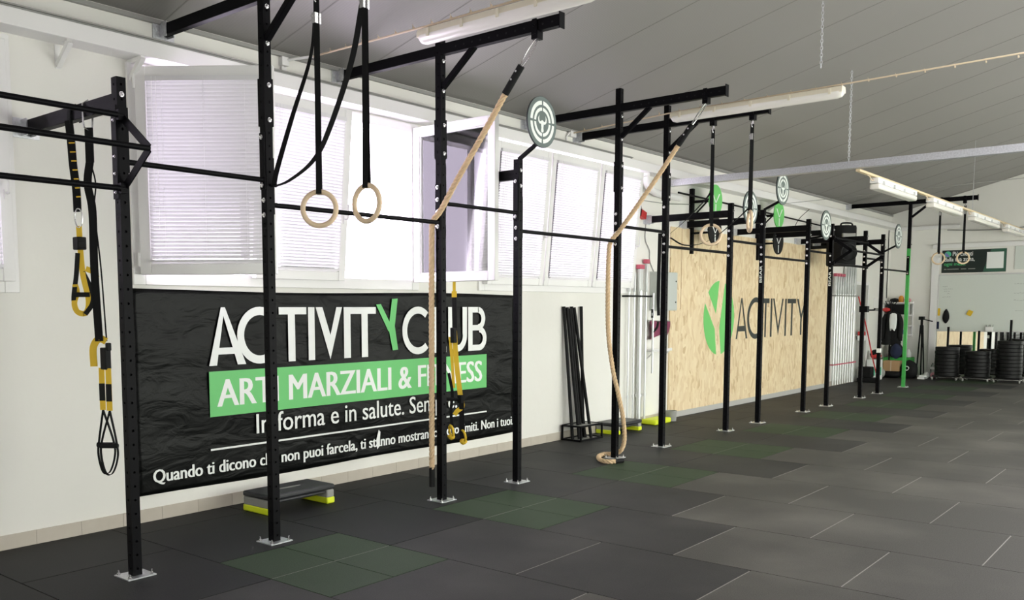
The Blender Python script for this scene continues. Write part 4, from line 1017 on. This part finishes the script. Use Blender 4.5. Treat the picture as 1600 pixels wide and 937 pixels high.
# stand with black sticks
st_ = thing('stick_stand', 'low black steel stand with square frame holding thin black sticks', 'stand', (6.76, -.17, 0))
X0, X1, Y0, Y1, Hh = 6.52, 7.01, -.31, -.04, .185
m = MB()
for x in (X0, X1):
    for y in (Y0, Y1): m.box((x-.01, y-.01, 0), (x+.01, y+.01, Hh))
for z in (.012, Hh):
    for y in (Y0, Y1): m.box((X0, y-.01, z-.01), (X1, y+.01, z+.01))
    for x in (X0, X1): m.box((x-.01, Y0, z-.01), (x+.01, Y1, z+.01))
m.build('frame', 'black', st_)
m = MB(); m.box((X0, Y0, Hh-.006), (X1, Y1, Hh+.002)); m.build('top_plate', 'greyp', st_, smooth=False)
m = MB(); m.box((X0, Y0, .004), (X1, Y1, .010)); m.build('bottom_plate', 'greyp', st_, smooth=False)
sticks = [((6.60, -.14), (6.545, -.03)), ((6.66, -.20), (6.585, -.05)), ((6.73, -.18), (6.655, -.04)), ((6.79, -.12), (6.72, -.03)), ((6.87, -.24), (6.73, -.06)), ((6.84, -.17), (6.70, -.04)), ((6.86, -.13), (6.94, -.03)), ((6.93, -.10), (6.725, -.028))]
snames = ['first', 'second', 'third', 'fourth', 'fifth', 'sixth', 'seventh', 'eighth']
order = sorted(range(8), key=lambda k: sticks[k][1][0])
for rank, k in enumerate(order):
    (xa, ya), (xb, yb_) = sticks[k]
    m = MB(); m.cyl((xa, ya, .012), (xb, yb_, 1.66-(k % 3)*.012), .0205, 12)
    lb = 'black stick leaning to the right apart from the others in the low stand' if k == 6 else '%s black stick from the left by its top in the low stand' % snames[rank]
    tag(m.build('wooden_stick', 'blackm'), lb, 'stick', 'black sticks in the stand')
# aerobic steps
def aerobic_step(label, x0, x1, y0, y1, h, right_only=False):
    t = thing('aerobic_step', label, 'step platform', ((x0+x1)/2, (y0+y1)/2, 0), 'aerobic steps by the wall')
    m = MB(); m.box((x0, y0, h-.045), (x1, y1, h)); m.box((x0+.09, y0+.008, h-.075), (x1-.09, y1-.008, h-.045)); o = m.build('platform', 'steptop', t, bevel=.018)
    q = MB(); xm = (x0+x1)/2; ym = (y0+y1)/2; q.lathe((0, 0, 0), [(.12, 0), (.12, .0008)], 28)
    q.v = [Vector((p.x*.95+xm, p.y*.20+ym, h+p.z)) for p in q.v]; q.build('logo', 'greyp', o)
    for xa, xb in ((x0+.004, x0+.085), (x1-.085, x1-.004)):
        m = MB(); m.box((xa, y0+.006, .050), (xb, y1-.006, h-.045)); o = m.build('leg', 'greyp', t, bevel=.012)
        m = MB(); m.box((xa-.004, y0+.002, 0), (xb+.004, y1-.002, .056)); m.build('riser', 'lime', o, bevel=.012)
    return t
aerobic_step('black aerobic step with lime yellow feet under the banner, beside a rig post', 1.535, 2.225, -.60, -.24, .165)
aerobic_step('black aerobic step lying between the stick stand and the aluminium poles', 7.33, 7.98, -.35, -.02, .15)
m = MB(); m.box((8.52, -.26, 0), (9.0, -.03, .075)); tag(m.build('step_riser', 'lime', bevel=.02), 'loose lime yellow step riser on the floor by the wall', 'step riser')
m = MB(); m.lathe((9.16, -.17, 0), [(.075, 0), (.085, .15), (.075, .15), (.065, .01)], 20); tag(m.build('waste_cup', 'greyp'), 'small dark grey pot on the floor left of the OSB panelling', 'pot')
# straps looped on posts
def hang_strap(label, x, y, z0, z1):
    m = MB(); m.ribbon(spline([(x, y, z1), (x-.004, y, (z0+z1)/2+.2), (x-.012, y, z0+.25), (x+.01, y, z0)], 8), .035, .005, (.6, -.75, 0)); m.ribbon(spline([(x+.02, y-.004, z1), (x+.012, y-.004, z0+.4), (x+.012, y, z0)], 8), .02, .005, (.6, -.75, 0))
    return tag(m.build('hanging_strap', 'web'), label, 'strap')
hang_strap('black strap hanging down left of the post by the electrical cabinet', 6.76, -1.20, 1.55, 2.50)
hang_strap('black strap end hanging behind the tall post in front of the banner', 1.13, -1.19, 1.02, 1.65)
for x, z, lb in ((9.98, 3.22, 'wall-mounted target stand with green logo board, the one nearer the electrical cabinet'), (12.5, 3.19, 'wall-mounted target stand with green logo board, the one farther along the OSB wall')):
    t = thing('target_stand', lb, 'target stand', (x, 0, z), 'green logo targets over the OSB wall')
    m = MB(); m.box((x-.03, -.06, 2.45), (x+.03, 0, z+.20)); m.box((x-.03, -.30, z-.02), (x+.0, -.03, z+.02)); m.bar((x, -.05, z-.22), (x, -.28, z), .015, .02); m.box((x-.03, -.30, z-.48), (x, -.03, z-.45)); m.build('bracket', 'black', t)
    for zz, mm, nm in ((z+.03, 'signgreen', 'logo_board'), (z-.42, 'blackm', 'lower_board')):
        xc = x + .20; r = .225
        m = MB(); m.lathe((xc, -.31, zz), [(r, .008), (r, -.008)], 40, axis='y'); o = m.build(nm, mm, t)
        o['label'] = 'green round board' if mm == 'signgreen' else 'black round board'
        q = MB(); yq = -.3195; p = lambda *a: q.poly([(xc+u*r, yq, zz+v*r) for u, v in a], (0, 1, 0), .0005)
        p((-.62, .42), (-.46, .42), (.02, -.16), (-.05, -.20)) ; p((.62, .42), (.46, .42), (-.02, -.16), (.05, -.20)); p((-.07, -.28), (.07, -.28), (.07, -.86), (-.07, -.86))
        q.build('logo', 'print', o, smooth=False)
        m = MB(); m.box((x-.01, -.303, zz-.015), (xc, -.29, zz+.015)); m.build('board_arm', 'black', t)
m = MB(); m.tube([(9.0, -.30, 3.25), (12.2, -.30, 3.215), (15.3, -.30, 3.17)], .014, 8); tag(m.build('long_bar', 'black'), 'long thin black bar running above the OSB panelling through the target stands', 'bar')

# loudspeaker on its wall arm
sp_ = thing('loudspeaker', 'big black loudspeaker hanging on the wall between the farthest rig posts', 'speaker', (15.2, -.6, 2.45))
m = MB(); c0 = Vector((15.12, -.62, 0)); vs = []; fs = []; n = 20
prof = []
for k in range(n+1):
    a = PI + PI*k/n; prof.append((math.cos(a)*.24, math.sin(a)*.20))
prof += [(.24, .16), (.16, .22), (-.16, .22), (-.24, .16)]
Rz = Matrix.Rotation(math.radians(-42), 3, 'Z'); npf = len(prof)
for z, s in ((2.42, .94), (2.45, 1), (3.13, 1), (3.17, .95)):
    for a, b in prof: q = Rz @ Vector((a*s, b*s, 0)); vs.append((c0.x+q.x, c0.y+q.y, z))
for j in range(3):
    for k in range(npf): fs.append((j*npf+k, j*npf+(k+1) % npf, (j+1)*npf+(k+1) % npf, (j+1)*npf+k))
fs += [tuple(range(npf)), tuple(range(4*npf-1, 3*npf-1, -1))]; m.add(vs, fs); sb = m.build('cabinet', 'blackm', sp_)
def spk(a, b, z): q = Rz @ Vector((a, b, 0)); return (c0.x+q.x, c0.y+q.y, z)
m = MB(); m.tube([Vector(spk(math.cos(2*PI*k/28)*.155, -.205, 2.66+math.sin(2*PI*k/28)*.155)) for k in range(28)], .014, 7, closed=True)
m.tube([Vector(spk(0, -.16-.05*(1-(k/6)**2)**.5 if False else -.20+.03*k/6, 2.66)) for k in range(7)], [.05+.0*k for k in range(7)], 14); m.build('woofer', 'rubber', sp_)
m = MB(); m.box((-.13, -.03, 0), (.13, .03, .10)); m.v = [Vector(spk(p.x, p.y-.185, 2.92+p.z)) for p in m.v]; m.build('horn', 'greyp', sp_, bevel=.012)
m = MB(); m.tube(spline([spk(-.12, -.10, 3.15), spk(-.09, -.10, 3.21), spk(.09, -.10, 3.21), spk(.12, -.10, 3.15)], 6), .016, 8); m.build('handle', 'blackm', sp_)
m = MB(); m.box((15.09, -.46, 2.76), (15.15, 0, 2.82)); m.box((15.02, -.02, 2.68), (15.22, 0, 2.9)); m.build('wall_arm', 'blackm', sp_)
m = MB(); m.box((-.02, 0, 0), (.02, .002, .012)); m.v = [Vector(spk(p.x-.03, -.206, 2.86+p.z)) for p in m.v]; m.build('badge', 'chrome', sp_, smooth=False)
cable('speaker_cable', 'thin black cable drooping from the ledge to the loudspeaker', spline([(14.0, -.05, 2.95), (14.2, -.1, 3.25), (14.6, -.15, 3.47)], 8), .006, 'blackm')
cable('wall_lead', 'thin dark lead hanging down the far corner beside the green post', [(20.3, -.03, 3.45), (20.3, -.03, 1.85)], .010, 'blackm')

# ------------------------------------------------------------------ far end of the room
po = thing('poster', 'black and dark green advertising poster above the whiteboard on the far wall', 'poster', (XE-.012, -1.75, 2.42))
m = MB(); m.box((XE-.012, -2.40, 2.42), (XE, -1.115, 2.935)); m.build('sheet', 'poster', po, smooth=False)
xq = XE-.0135
m = MB(); m.add([(xq+.001, -1.95, 2.425), (xq+.001, -2.395, 2.425), (xq+.001, -2.395, 2.93), (xq+.001, -2.10, 2.93)], [(0,1,2,3)]); m.build('green_corner', 'postergreen', po, smooth=False)
m = MB(); m.box((xq, -2.35, 2.50), (xq+.001, -2.02, 2.865)); m.build('white_panel', 'print', po, smooth=False)
def ptxt(s, ya, yb_, za, zb, mm, bold=.03):
    g = MB(); add_text(g, text_mb(s, 0, za, yb_-ya, zb, bold=bold), lambda a, b: (xq, -(ya+a), b), lift=(-1, 0, 0)); g.build('lettering', mm, po, smooth=False)
ptxt('Più clienti', 1.335, 1.74, 2.80, 2.90, 'print'); ptxt('dalla tua zona,', 1.165, 1.78, 2.665, 2.775, 'print'); ptxt('ogni mese.', 1.165, 1.60, 2.56, 2.655, 'txtgreen')
m = MB()
for a, b in ((1.165, 1.22), (1.235, 1.47), (1.51, 1.62), (1.66, 1.80)): m.box((xq, -b, 2.495), (xq+.0005, -a, 2.512))
m.build('small_print', 'greyp', po, smooth=False)
m = MB(); m.lathe((xq, -1.235, 2.845), [(.068, .001), (.068, 0)], 30, axis='x'); o = m.build('round_logo', 'teal', po)
m = MB(); m.poly([(xq-.001, -1.235-.06*math.cos(a), 2.845+.06*math.sin(a)) for a in [PI*.75+PI*k/12 for k in range(13)]], (1, 0, 0), .0005); m.build('logo_shade', 'blue', o, smooth=False)
wb = thing('whiteboard', 'large wall-mounted whiteboard with faint notes on the far wall', 'whiteboard', (XE-.02, -2.4, 1.1))
m = MB(); m.box((XE-.025, -4.2, 1.10), (XE, -1.085, 2.365)); m.build('board', 'wboard', wb, smooth=False)
m = MB()
for a, b in (((XE-.035, -4.22, 1.08), (XE, -1.07, 1.105)), ((XE-.035, -4.22, 2.36), (XE, -1.07, 2.385)), ((XE-.035, -1.09, 1.08), (XE, -1.065, 2.385)), ((XE-.035, -4.225, 1.08), (XE, -4.2, 2.385))): m.box(a, b)
m.build('frame', 'alu', wb)
m = MB(); rn = random.Random(3)
def scrib(y0, z0, w):
    y = y0
    while y < y0+w:
        l = rn.uniform(.015, .05); m.tube([(XE-.0265, -y, z0+rn.uniform(-.006, .006)), (XE-.0265, -y-l*.5, z0+rn.uniform(-.012, .014)), (XE-.0265, -y-l, z0)], .0028, 4); y += l+.012
for y0, z0, w in ((1.16, 2.11, .09), (1.18, 2.05, .18), (1.19, 1.995, .10), (1.26, 1.94, .05), (1.16, 1.87, .18), (2.58, 2.14, .3), (2.58, 1.94, .18), (2.58, 1.78, .2), (2.62, 1.55, .12)): scrib(y0, z0, w)
m.build('handwriting', 'ink', wb)
m = MB(); m.box((XE-.05, -1.13, 1.44), (XE-.026, -1.085, 1.61)); tag(m.build('sticky_pad', 'yellow'), 'narrow yellow pad on the left edge of the whiteboard', 'pad')
m = MB(); m.box((XE-.05, -1.12, 1.13), (XE-.026, -1.075, 1.30)); tag(m.build('board_eraser', 'navy'), 'dark blue eraser on the lower left edge of the whiteboard', 'eraser')
m = MB(); m.box((XE-.06, -1.79, 1.44), (XE-.026, -1.69, 1.56), rot=Matrix.Rotation(.45, 3, 'X')); tag(m.build('sponge', 'yellow', bevel=.006), 'tilted yellow sponge stuck on the whiteboard', 'sponge')
m = MB(); m.blob((XE-.05, -1.26, 1.42), (.025, .07, .15), 5); m.blob((XE-.05, -1.26, 1.53), (.02, .03, .06), 9); tag(m.build('rag', 'blackm', ang=3), 'dark cleaning rag hung on the whiteboard', 'rag')
mh = thing('marker_holder', 'small white holder with markers on the whiteboard lower edge', 'holder', (XE-.07, -2.12, 1.08))
m = MB(); m.box((XE-.09, -2.22, 1.09), (XE-.03, -2.07, 1.19)); m.build('cup', 'white', mh, bevel=.006)
m = MB(); [m.cyl((XE-.06, -2.10-.035*k, 1.15), (XE-.06, -2.08-.04*k-.02*(k % 2), 1.24), .008, 7) for k in range(4)]; m.build('marker', 'greyp', mh)
m = MB(); m.box((XE-.02, -4.2, 2.47), (XE, -2.56, 2.97)); m.build; tag(m.build('wall_panel', 'wboard', bevel=.004), 'blank pale panel with white edge right of the black poster', 'panel')
mi_ = MB(); mi_.box((XE-.012, -4.2, .02), (XE, -1.085, 1.075)); tag(mi_.build('mirror', 'mirror', smooth=False), 'wide wall mirror under the whiteboard behind the weight plates', 'mirror')
# bumper plates on wheeled stands
pl_m = MB(); R0 = .245; T = .0795
pl_m.lathe((0, 0, 0), [(.03, 0), (.10, .004), (.15, .012), (R0-.03, .012), (R0-.006, .002), (R0, .007), (R0, T-.007), (R0-.006, T-.002), (R0-.03, T-.012), (.15, T-.012), (.10, T-.004), (.03, T)], 40)
PLATE = None
places = [(19.95, -1.45, 8, 'left'), (19.95, -2.06, 7, 'middle'), (19.95, -2.66, 10, 'right')]
for X, y, n, nm in places:
    s = thing('plate_stand', 'low wheeled stand with a pole carrying the %s stack of black weight plates' % nm, 'plate stand', (X, y, 0), 'wheeled plate stands')
    m = MB(); m.box((X-.24, y-.24, .07), (X+.24, y+.24, .10)); m.build('base', 'blackm', s, bevel=.006)
    m = MB(); m.cyl((X, y, .10), (X, y, .10+n*.0805+.45), .024, 14); m.build('pole', 'black', s)
    for sx in (-1, 1):
        for sy in (-1, 1):
            m = MB(); m.lathe((X+sx*.21, y+sy*.24-.012, .035), [(.035, 0), (.035, .024)], 16, axis='y'); o = m.build('caster', 'greyp', s)
            m = MB(); m.box((X+sx*.21-.012, y+sy*.24-.016, .035), (X+sx*.21+.012, y+sy*.24+.016, .075)); m.build('fork', 'chrome', o)
    for k in range(n):
        z = .101+k*.0805
        if PLATE is None:
            PLATE = MB(); PLATE.v = list(pl_m.v); PLATE.f = list(pl_m.f); PLATE.m = list(pl_m.m); o = PLATE.build('bumper_plate', 'rubber', local=True); PLATE = o
        else: o = PLATE.copy(); COL.objects.link(o)
        o.location = (X+random.uniform(-.006, .006), y+random.uniform(-.006, .006), z)
        pos = 'lowest' if k == 0 else 'topmost' if k == n-1 else (nths[k] + ' from the floor')
        tag(o, 'black bumper plate, %s in the %s stack under the whiteboard' % (pos, nm), 'weight plate', 'bumper plates in stacks')
# corner shelves and what stands on them
sh = thing('corner_shelf', 'white wall shelf unit with four boards in the far corner', 'shelf', (XE, -.3, .95))
m = MB()
for z in (.99, 1.20, 1.45, 1.74):
    b = MB(); b.box((XE-.38, -.56, z-.014), (XE, -.02, z+.014)); b.build('board', 'white', sh, bevel=.003)
for y in (-.54, -.05):
    b = MB(); b.box((XE-.025, y-.015, .95), (XE, y+.015, 1.78)); b.build('rail', 'white', sh)
b = MB(); b.box((XE-.37, -.56, 1.45), (XE-.35, -.54, 1.74)); b.box((XE-.02, -.56, 1.45), (XE, -.54, 1.74)); b.build('side_frame', 'white', sh)
def simple(m, name, mm, label, cat, bevel=0, group=None, ang=.7): return tag(m.build(name, mm, bevel=bevel, ang=ang), label, cat, group)
t = thing('microwave', 'black boxy appliance on the upper board of the corner shelf', 'appliance', (XE-.2, -.3, 1.465))
m = MB(); m.box((XE-.36, -.50, 1.466), (XE-.04, -.08, 1.70)); m.build('body', 'blackm', t, bevel=.008)
m = MB(); m.box((XE-.368, -.47, 1.49), (XE-.36, -.20, 1.68)); m.build('front', 'rubber', t)
m = MB(); m.blob((XE-.2, -.19, 1.80), (.10, .11, .05), 2, flat=.045); simple(m, 'black_pouch', 'blackm', 'black pouch lying on top of the corner shelf', 'pouch', ang=3)
m = MB(); m.lathe((XE-.2, -.33, 1.755), [(.05, 0), (.06, .05), (.055, .11), (.03, .15), (0, .155)], 16); simple(m, 'orange_jar', 'orange', 'orange jar on top of the corner shelf', 'jar')
m = MB(); m.blob((XE-.2, -.47, 1.80), (.09, .075, .06), 4, flat=.045); simple(m, 'rose_bag', 'rose', 'rose and blue bag at the right end of the corner shelf top', 'bag', ang=3)
for k, (y, z, mm, h, lb) in enumerate(((-.12, 1.215, 'alu', .10, 'small grey tin on the left of the third shelf board'), (-.25, 1.215, 'print', .07, 'small white tub on the third shelf board'), (-.47, 1.215, 'yellow', .17, 'small yellow bottle at the right of the third shelf board'), (-.16, 1.005, 'rubber', .09, 'small dark tin on the lowest shelf board'), (-.44, 1.005, 'blue', .13, 'blue violet bottle on the lowest shelf board'))):
    m = MB(); m.lathe((XE-.25, y, z), [(.035, 0), (.037, h*.7), (.02, h*.85), (.02, h), (0, h)], 14); simple(m, 'container', mm, lb, 'container')
# coat stand with clothes
cs = thing('coat_stand', 'black coat stand in the far corner hung with dark clothes', 'coat stand', (20.0, -.22, 0))
m = MB(); m.cyl((20.0, -.22, 0), (20.0, -.22, 1.78), .018, 10)
for a in range(4): m.tube(spline([(20.0, -.22, 1.70), (20.0+.08*math.cos(a*1.57+.6), -.22+.08*math.sin(a*1.57+.6), 1.70), (20.0+.13*math.cos(a*1.57+.6), -.22+.13*math.sin(a*1.57+.6), 1.78)], 5), .011, 7)
m.build('pole', 'blackm', cs)
m = MB(); m.lathe((20.0, -.22, 0), [(.2, 0), (.2, .02), (.03, .04)], 20); m.build('base', 'blackm', cs)
def garment(m, cx, cy, prof, folds, seed):
    """hanging cloth: (z, half width, half depth) rings with folds that deepen towards the hem"""
    n = 36; vs = []; fs = []; rn = random.Random(seed); p1, p2 = rn.uniform(0, 6), rn.uniform(0, 6)
    for j, (z, w, d) in enumerate(prof):
        q = j / (len(prof) - 1)
        for k in range(n):
            a = 2*PI*k/n; f = 1 + .22*q*math.sin(folds*a+p1) + .08*math.sin(2*a+p2+q*2)
            vs.append((cx + d*math.cos(a)*f, cy + w*math.sin(a)*f, z + .03*q*math.sin(3*a+p2)))
    for j in range(len(prof)-1):
        for k in range(n): l = (k+1) % n; fs.append((j*n+k, j*n+l, (j+1)*n+l, (j+1)*n+k))
    fs += [tuple(range(n)), tuple(range((len(prof)-1)*n, len(prof)*n))]
    return m.add(vs, fs)
t = thing('jacket', 'black jacket hanging on the coat stand', 'jacket', (19.9, -.28, 1.5))
m = MB(); garment(m, 19.92, -.28, [(1.55, .03, .03), (1.52, .09, .06), (1.46, .15, .08), (1.25, .15, .09), (1.0, .17, .10), (.78, .19, .11)], 7, 4); m.build('body', 'blackm', t)
for sy in (-1, 1):
    m = MB(); m.tube(spline([(19.92, -.28+sy*.13, 1.47), (19.90, -.28+sy*.19, 1.28), (19.90, -.28+sy*.18, .98), (19.92, -.28+sy*.19, .86)], 5), [.05]*3+[.055]*10+[.045]*3, 10); m.build('sleeve', 'blackm', t)
m = MB(); garment(m, 19.80, -.33, [(1.50, .03, .02), (1.47, .07, .03), (1.35, .08, .035), (1.20, .07, .035), (1.12, .06, .03)], 5, 8); simple(m, 'towel', 'print', 'white towel hanging over the black jacket', 'towel')
m = MB(); m.blob((19.9, -.14, 1.58), (.08, .10, .05), 15, .2); simple(m, 'red_cap', 'red', 'dark red cap on the coat stand', 'cap', ang=3)
m = MB(); m.blob((19.8, -.42, .62), (.11, .12, .17), 16, .15); simple(m, 'navy_bag', 'navy', 'navy blue bag hanging low beside the jacket', 'bag', ang=3)
# boxes and bags on the floor
t = thing('foam_box', 'bright green plyo box on the floor in the far corner', 'box', (20.3, -.5, 0))
m = MB(); m.box((20.05, -.64, 0), (20.55, -.08, .46)); m.build('body', 'foamgreen', t, bevel=.012)
m = MB(); m.blob((20.3, -.30, .60), (.16, .17, .18), 21, .15, flat=.135); simple(m, 'black_bag', 'blackm', 'black bag lying on the green box', 'bag', ang=3)
m = MB(); m.lathe((20.3, -.56, .465), [(.06, 0), (.065, .10), (.04, .14), (.03, .18), (0, .185)], 16); simple(m, 'white_jar', 'print', 'white jar on the right end of the green box', 'jar')
t = thing('cardboard_box', 'small brown cardboard box in front of the green box', 'box', (19.85, -.33, 0))
m = MB(); m.box((19.72, -.52, .16), (19.98, -.17, .40)); m.build('carton', 'card', t)
m = MB(); m.box((19.71, -.35, .161), (19.99, -.33, .402)); m.build('tape', 'wire', t)
m = MB(); m.blob((19.85, -.33, .09), (.2, .25, .09), 22, .2, flat=.085); simple(m, 'duffel_bag', 'blackm', 'flat black duffel bag on the floor under the cardboard box', 'bag', ang=3)
m = MB(); m.blob((19.55, -.14, .12), (.11, .13, .13), 25, .15, flat=.115); simple(m, 'grey_bag', 'greyp', 'dark grey bag on the floor below the coat stand', 'bag', ang=3)
t = thing('backpack', 'black backpack with round badge leaning on the green box', 'backpack', (19.85, -.70, 0))
m = MB(); m.blob((19.85, -.70, .19), (.14, .20, .23), 23, .12, flat=.185); m.build('body', 'blackm', t, ang=3)
m = MB(); m.torus((19.71, -.68, .24), .045, .010, (1, .3, 0), 20, 7); m.build('badge', 'print', t)
m = MB(); m.box((19.75, -1.05, 0), (20.05, -.90, .05)); m.box((19.72, -1.10, .05), (20.0, -.94, .09)); simple(m, 'paper_stack', 'print', 'pile of white papers on the floor right of the backpack', 'papers', .004)
m = MB(); m.blob((20.25, -.98, .07), (.13, .06, .07), 31, .15, flat=.065); simple(m, 'white_shoe', 'print', 'left white shoe under the tripod', 'shoe', group='shoes under the tripod', ang=3)
m = MB(); m.blob((20.22, -1.04 - .08, .07), (.13, .05, .07), 32, .15, flat=.065); simple(m, 'white_shoe', 'rose', 'right pinkish shoe under the tripod', 'shoe', group='shoes under the tripod', ang=3)
tp = thing('tripod', 'folded black camera tripod leaning in the far corner right of the shelf', 'tripod', (20.38, -.80, 0))
for k, (dx, dy) in enumerate(((-.06, -.10), (-.04, .07), (.10, 0))):
    m = MB(); m.tube([(20.38+dx, -.80+dy, .0), (20.38+dx*.55, -.80+dy*.55, .75), (20.38+dx*.25, -.80+dy*.25, 1.22)], [.012, .018, .020], 8); m.build('leg', 'blackm', tp)
m = MB(); m.cyl((20.38, -.80, 1.10), (20.38, -.80, 1.36), .028, 12); m.box((20.32, -.85, 1.34), (20.44, -.74, 1.42)); m.build('head', 'blackm', tp, bevel=.006)
m = MB(); m.tube([(20.36, -.82, 1.36), (20.22, -1.06, 1.31)], [.010, .014], 8); m.build('pan_handle', 'blackm', tp)
wbtl = thing('water_bottle', 'clear plastic water bottle on the floor beside the white pilaster', 'bottle', (20.35, -1.18, 0))
m = MB(); m.lathe((20.35, -1.18 + .10, 0), [(.055, 0), (.058, .20), (.05, .26), (.02, .33), (.02, .35), (0, .35)], 18); m.build('body', 'clear', wbtl)
m = MB(); m.lathe((20.35, -1.08, .35), [(.022, 0), (.022, .025), (0, .025)], 12); m.build('cap', 'print', wbtl)
m = MB(); m.lathe((20.35, -1.08, .20), [(.0595, 0), (.0595, .05)], 18); m.build('paper_label', 'print', wbtl)
# cleaning machine and boxes at the door
vc = thing('floor_cleaner', 'grey and red upright floor cleaner standing at the far door', 'floor cleaner', (18.15, -.25, 0))
m = MB(); m.box((18.02, -.50, 0), (18.34, -.10, .10)); m.box((18.08, -.38, .10), (18.28, -.14, .34)); m.build('base', 'blackm', vc, bevel=.02)
m = MB(); m.tube([(18.18, -.20, .30), (18.16, -.16, .70), (18.15, -.12, 1.15)], .03, 10); m.build('column', 'greyp', vc)
m = MB(); m.box((18.08, -.20, .90), (18.24, -.06, 1.02)); m.build('tank', 'print', vc, bevel=.02)
m = MB(); m.box((18.09, -.20, 1.02), (18.22, -.06, 1.11)); m.build('red_head', 'red', vc, bevel=.02)
m = MB(); m.tube(spline([(18.0, -.08, 1.88), (18.10, -.16, 1.50), (18.22, -.24, 1.05), (18.30, -.34, .5), (18.36, -.42, .15)], 8), .014, 8); m.build('hose', 'red', vc)
t = thing('white_carton', 'white carton with green print on the floor beside the coat stand', 'carton', (19.2, -.2, 0))
m = MB(); m.box((18.85, -.30, 0), (19.20, -.06, .46)); m.build('carton', 'print', t, bevel=.004)
m = MB(); m.box((18.848, -.24, .10), (18.8495, -.12, .26)); m.box((18.93, -.3015, .10), (19.12, -.3005, .28)); m.build('print', 'teal', t, smooth=False)
m = MB(); m.blob((19.05, -.18, .57), (.13, .11, .11), 41, .08, flat=.105); m.build; t = tag(m.build('helmet_bag', 'blackm', ang=3), 'black and red round bag on the white carton', 'bag')
q = MB(); q.blob((19.03, -.20, .535), (.135, .115, .06), 41, .08, flat=.06); q.build('red_rim', 'red', t, ang=3)
fe = thing('wall_dispenser', 'white dispenser on the wall above the coat stand', 'dispenser', (19.5, 0, 1.7))
m = MB(); m.box((19.40, -.12, 1.62), (19.62, 0, 1.85)); m.build('case', 'white', fe, bevel=.01)
m = MB(); m.box((19.45, -.13, 1.55), (19.57, -.02, 1.62)); m.build('spout', 'greyp', fe, bevel=.006)
# storage hook on a rig post
m = MB(); m.box((14.34, D-.09, 1.55), (14.46, D+.045, 1.66)); m.cyl((14.44, D-.06, 1.585), (14.86, D-.06, 1.585), .016, 10); m.cyl((14.86, D-.06, 1.585), (14.90, D-.06, 1.61), .016, 10)
m.build('storage_hook', 'black', rig)
m = MB(); m.box((15.445, D-.036, .78), (15.515, D+.034, .86)); m.build('tape_band', 'print', rig)
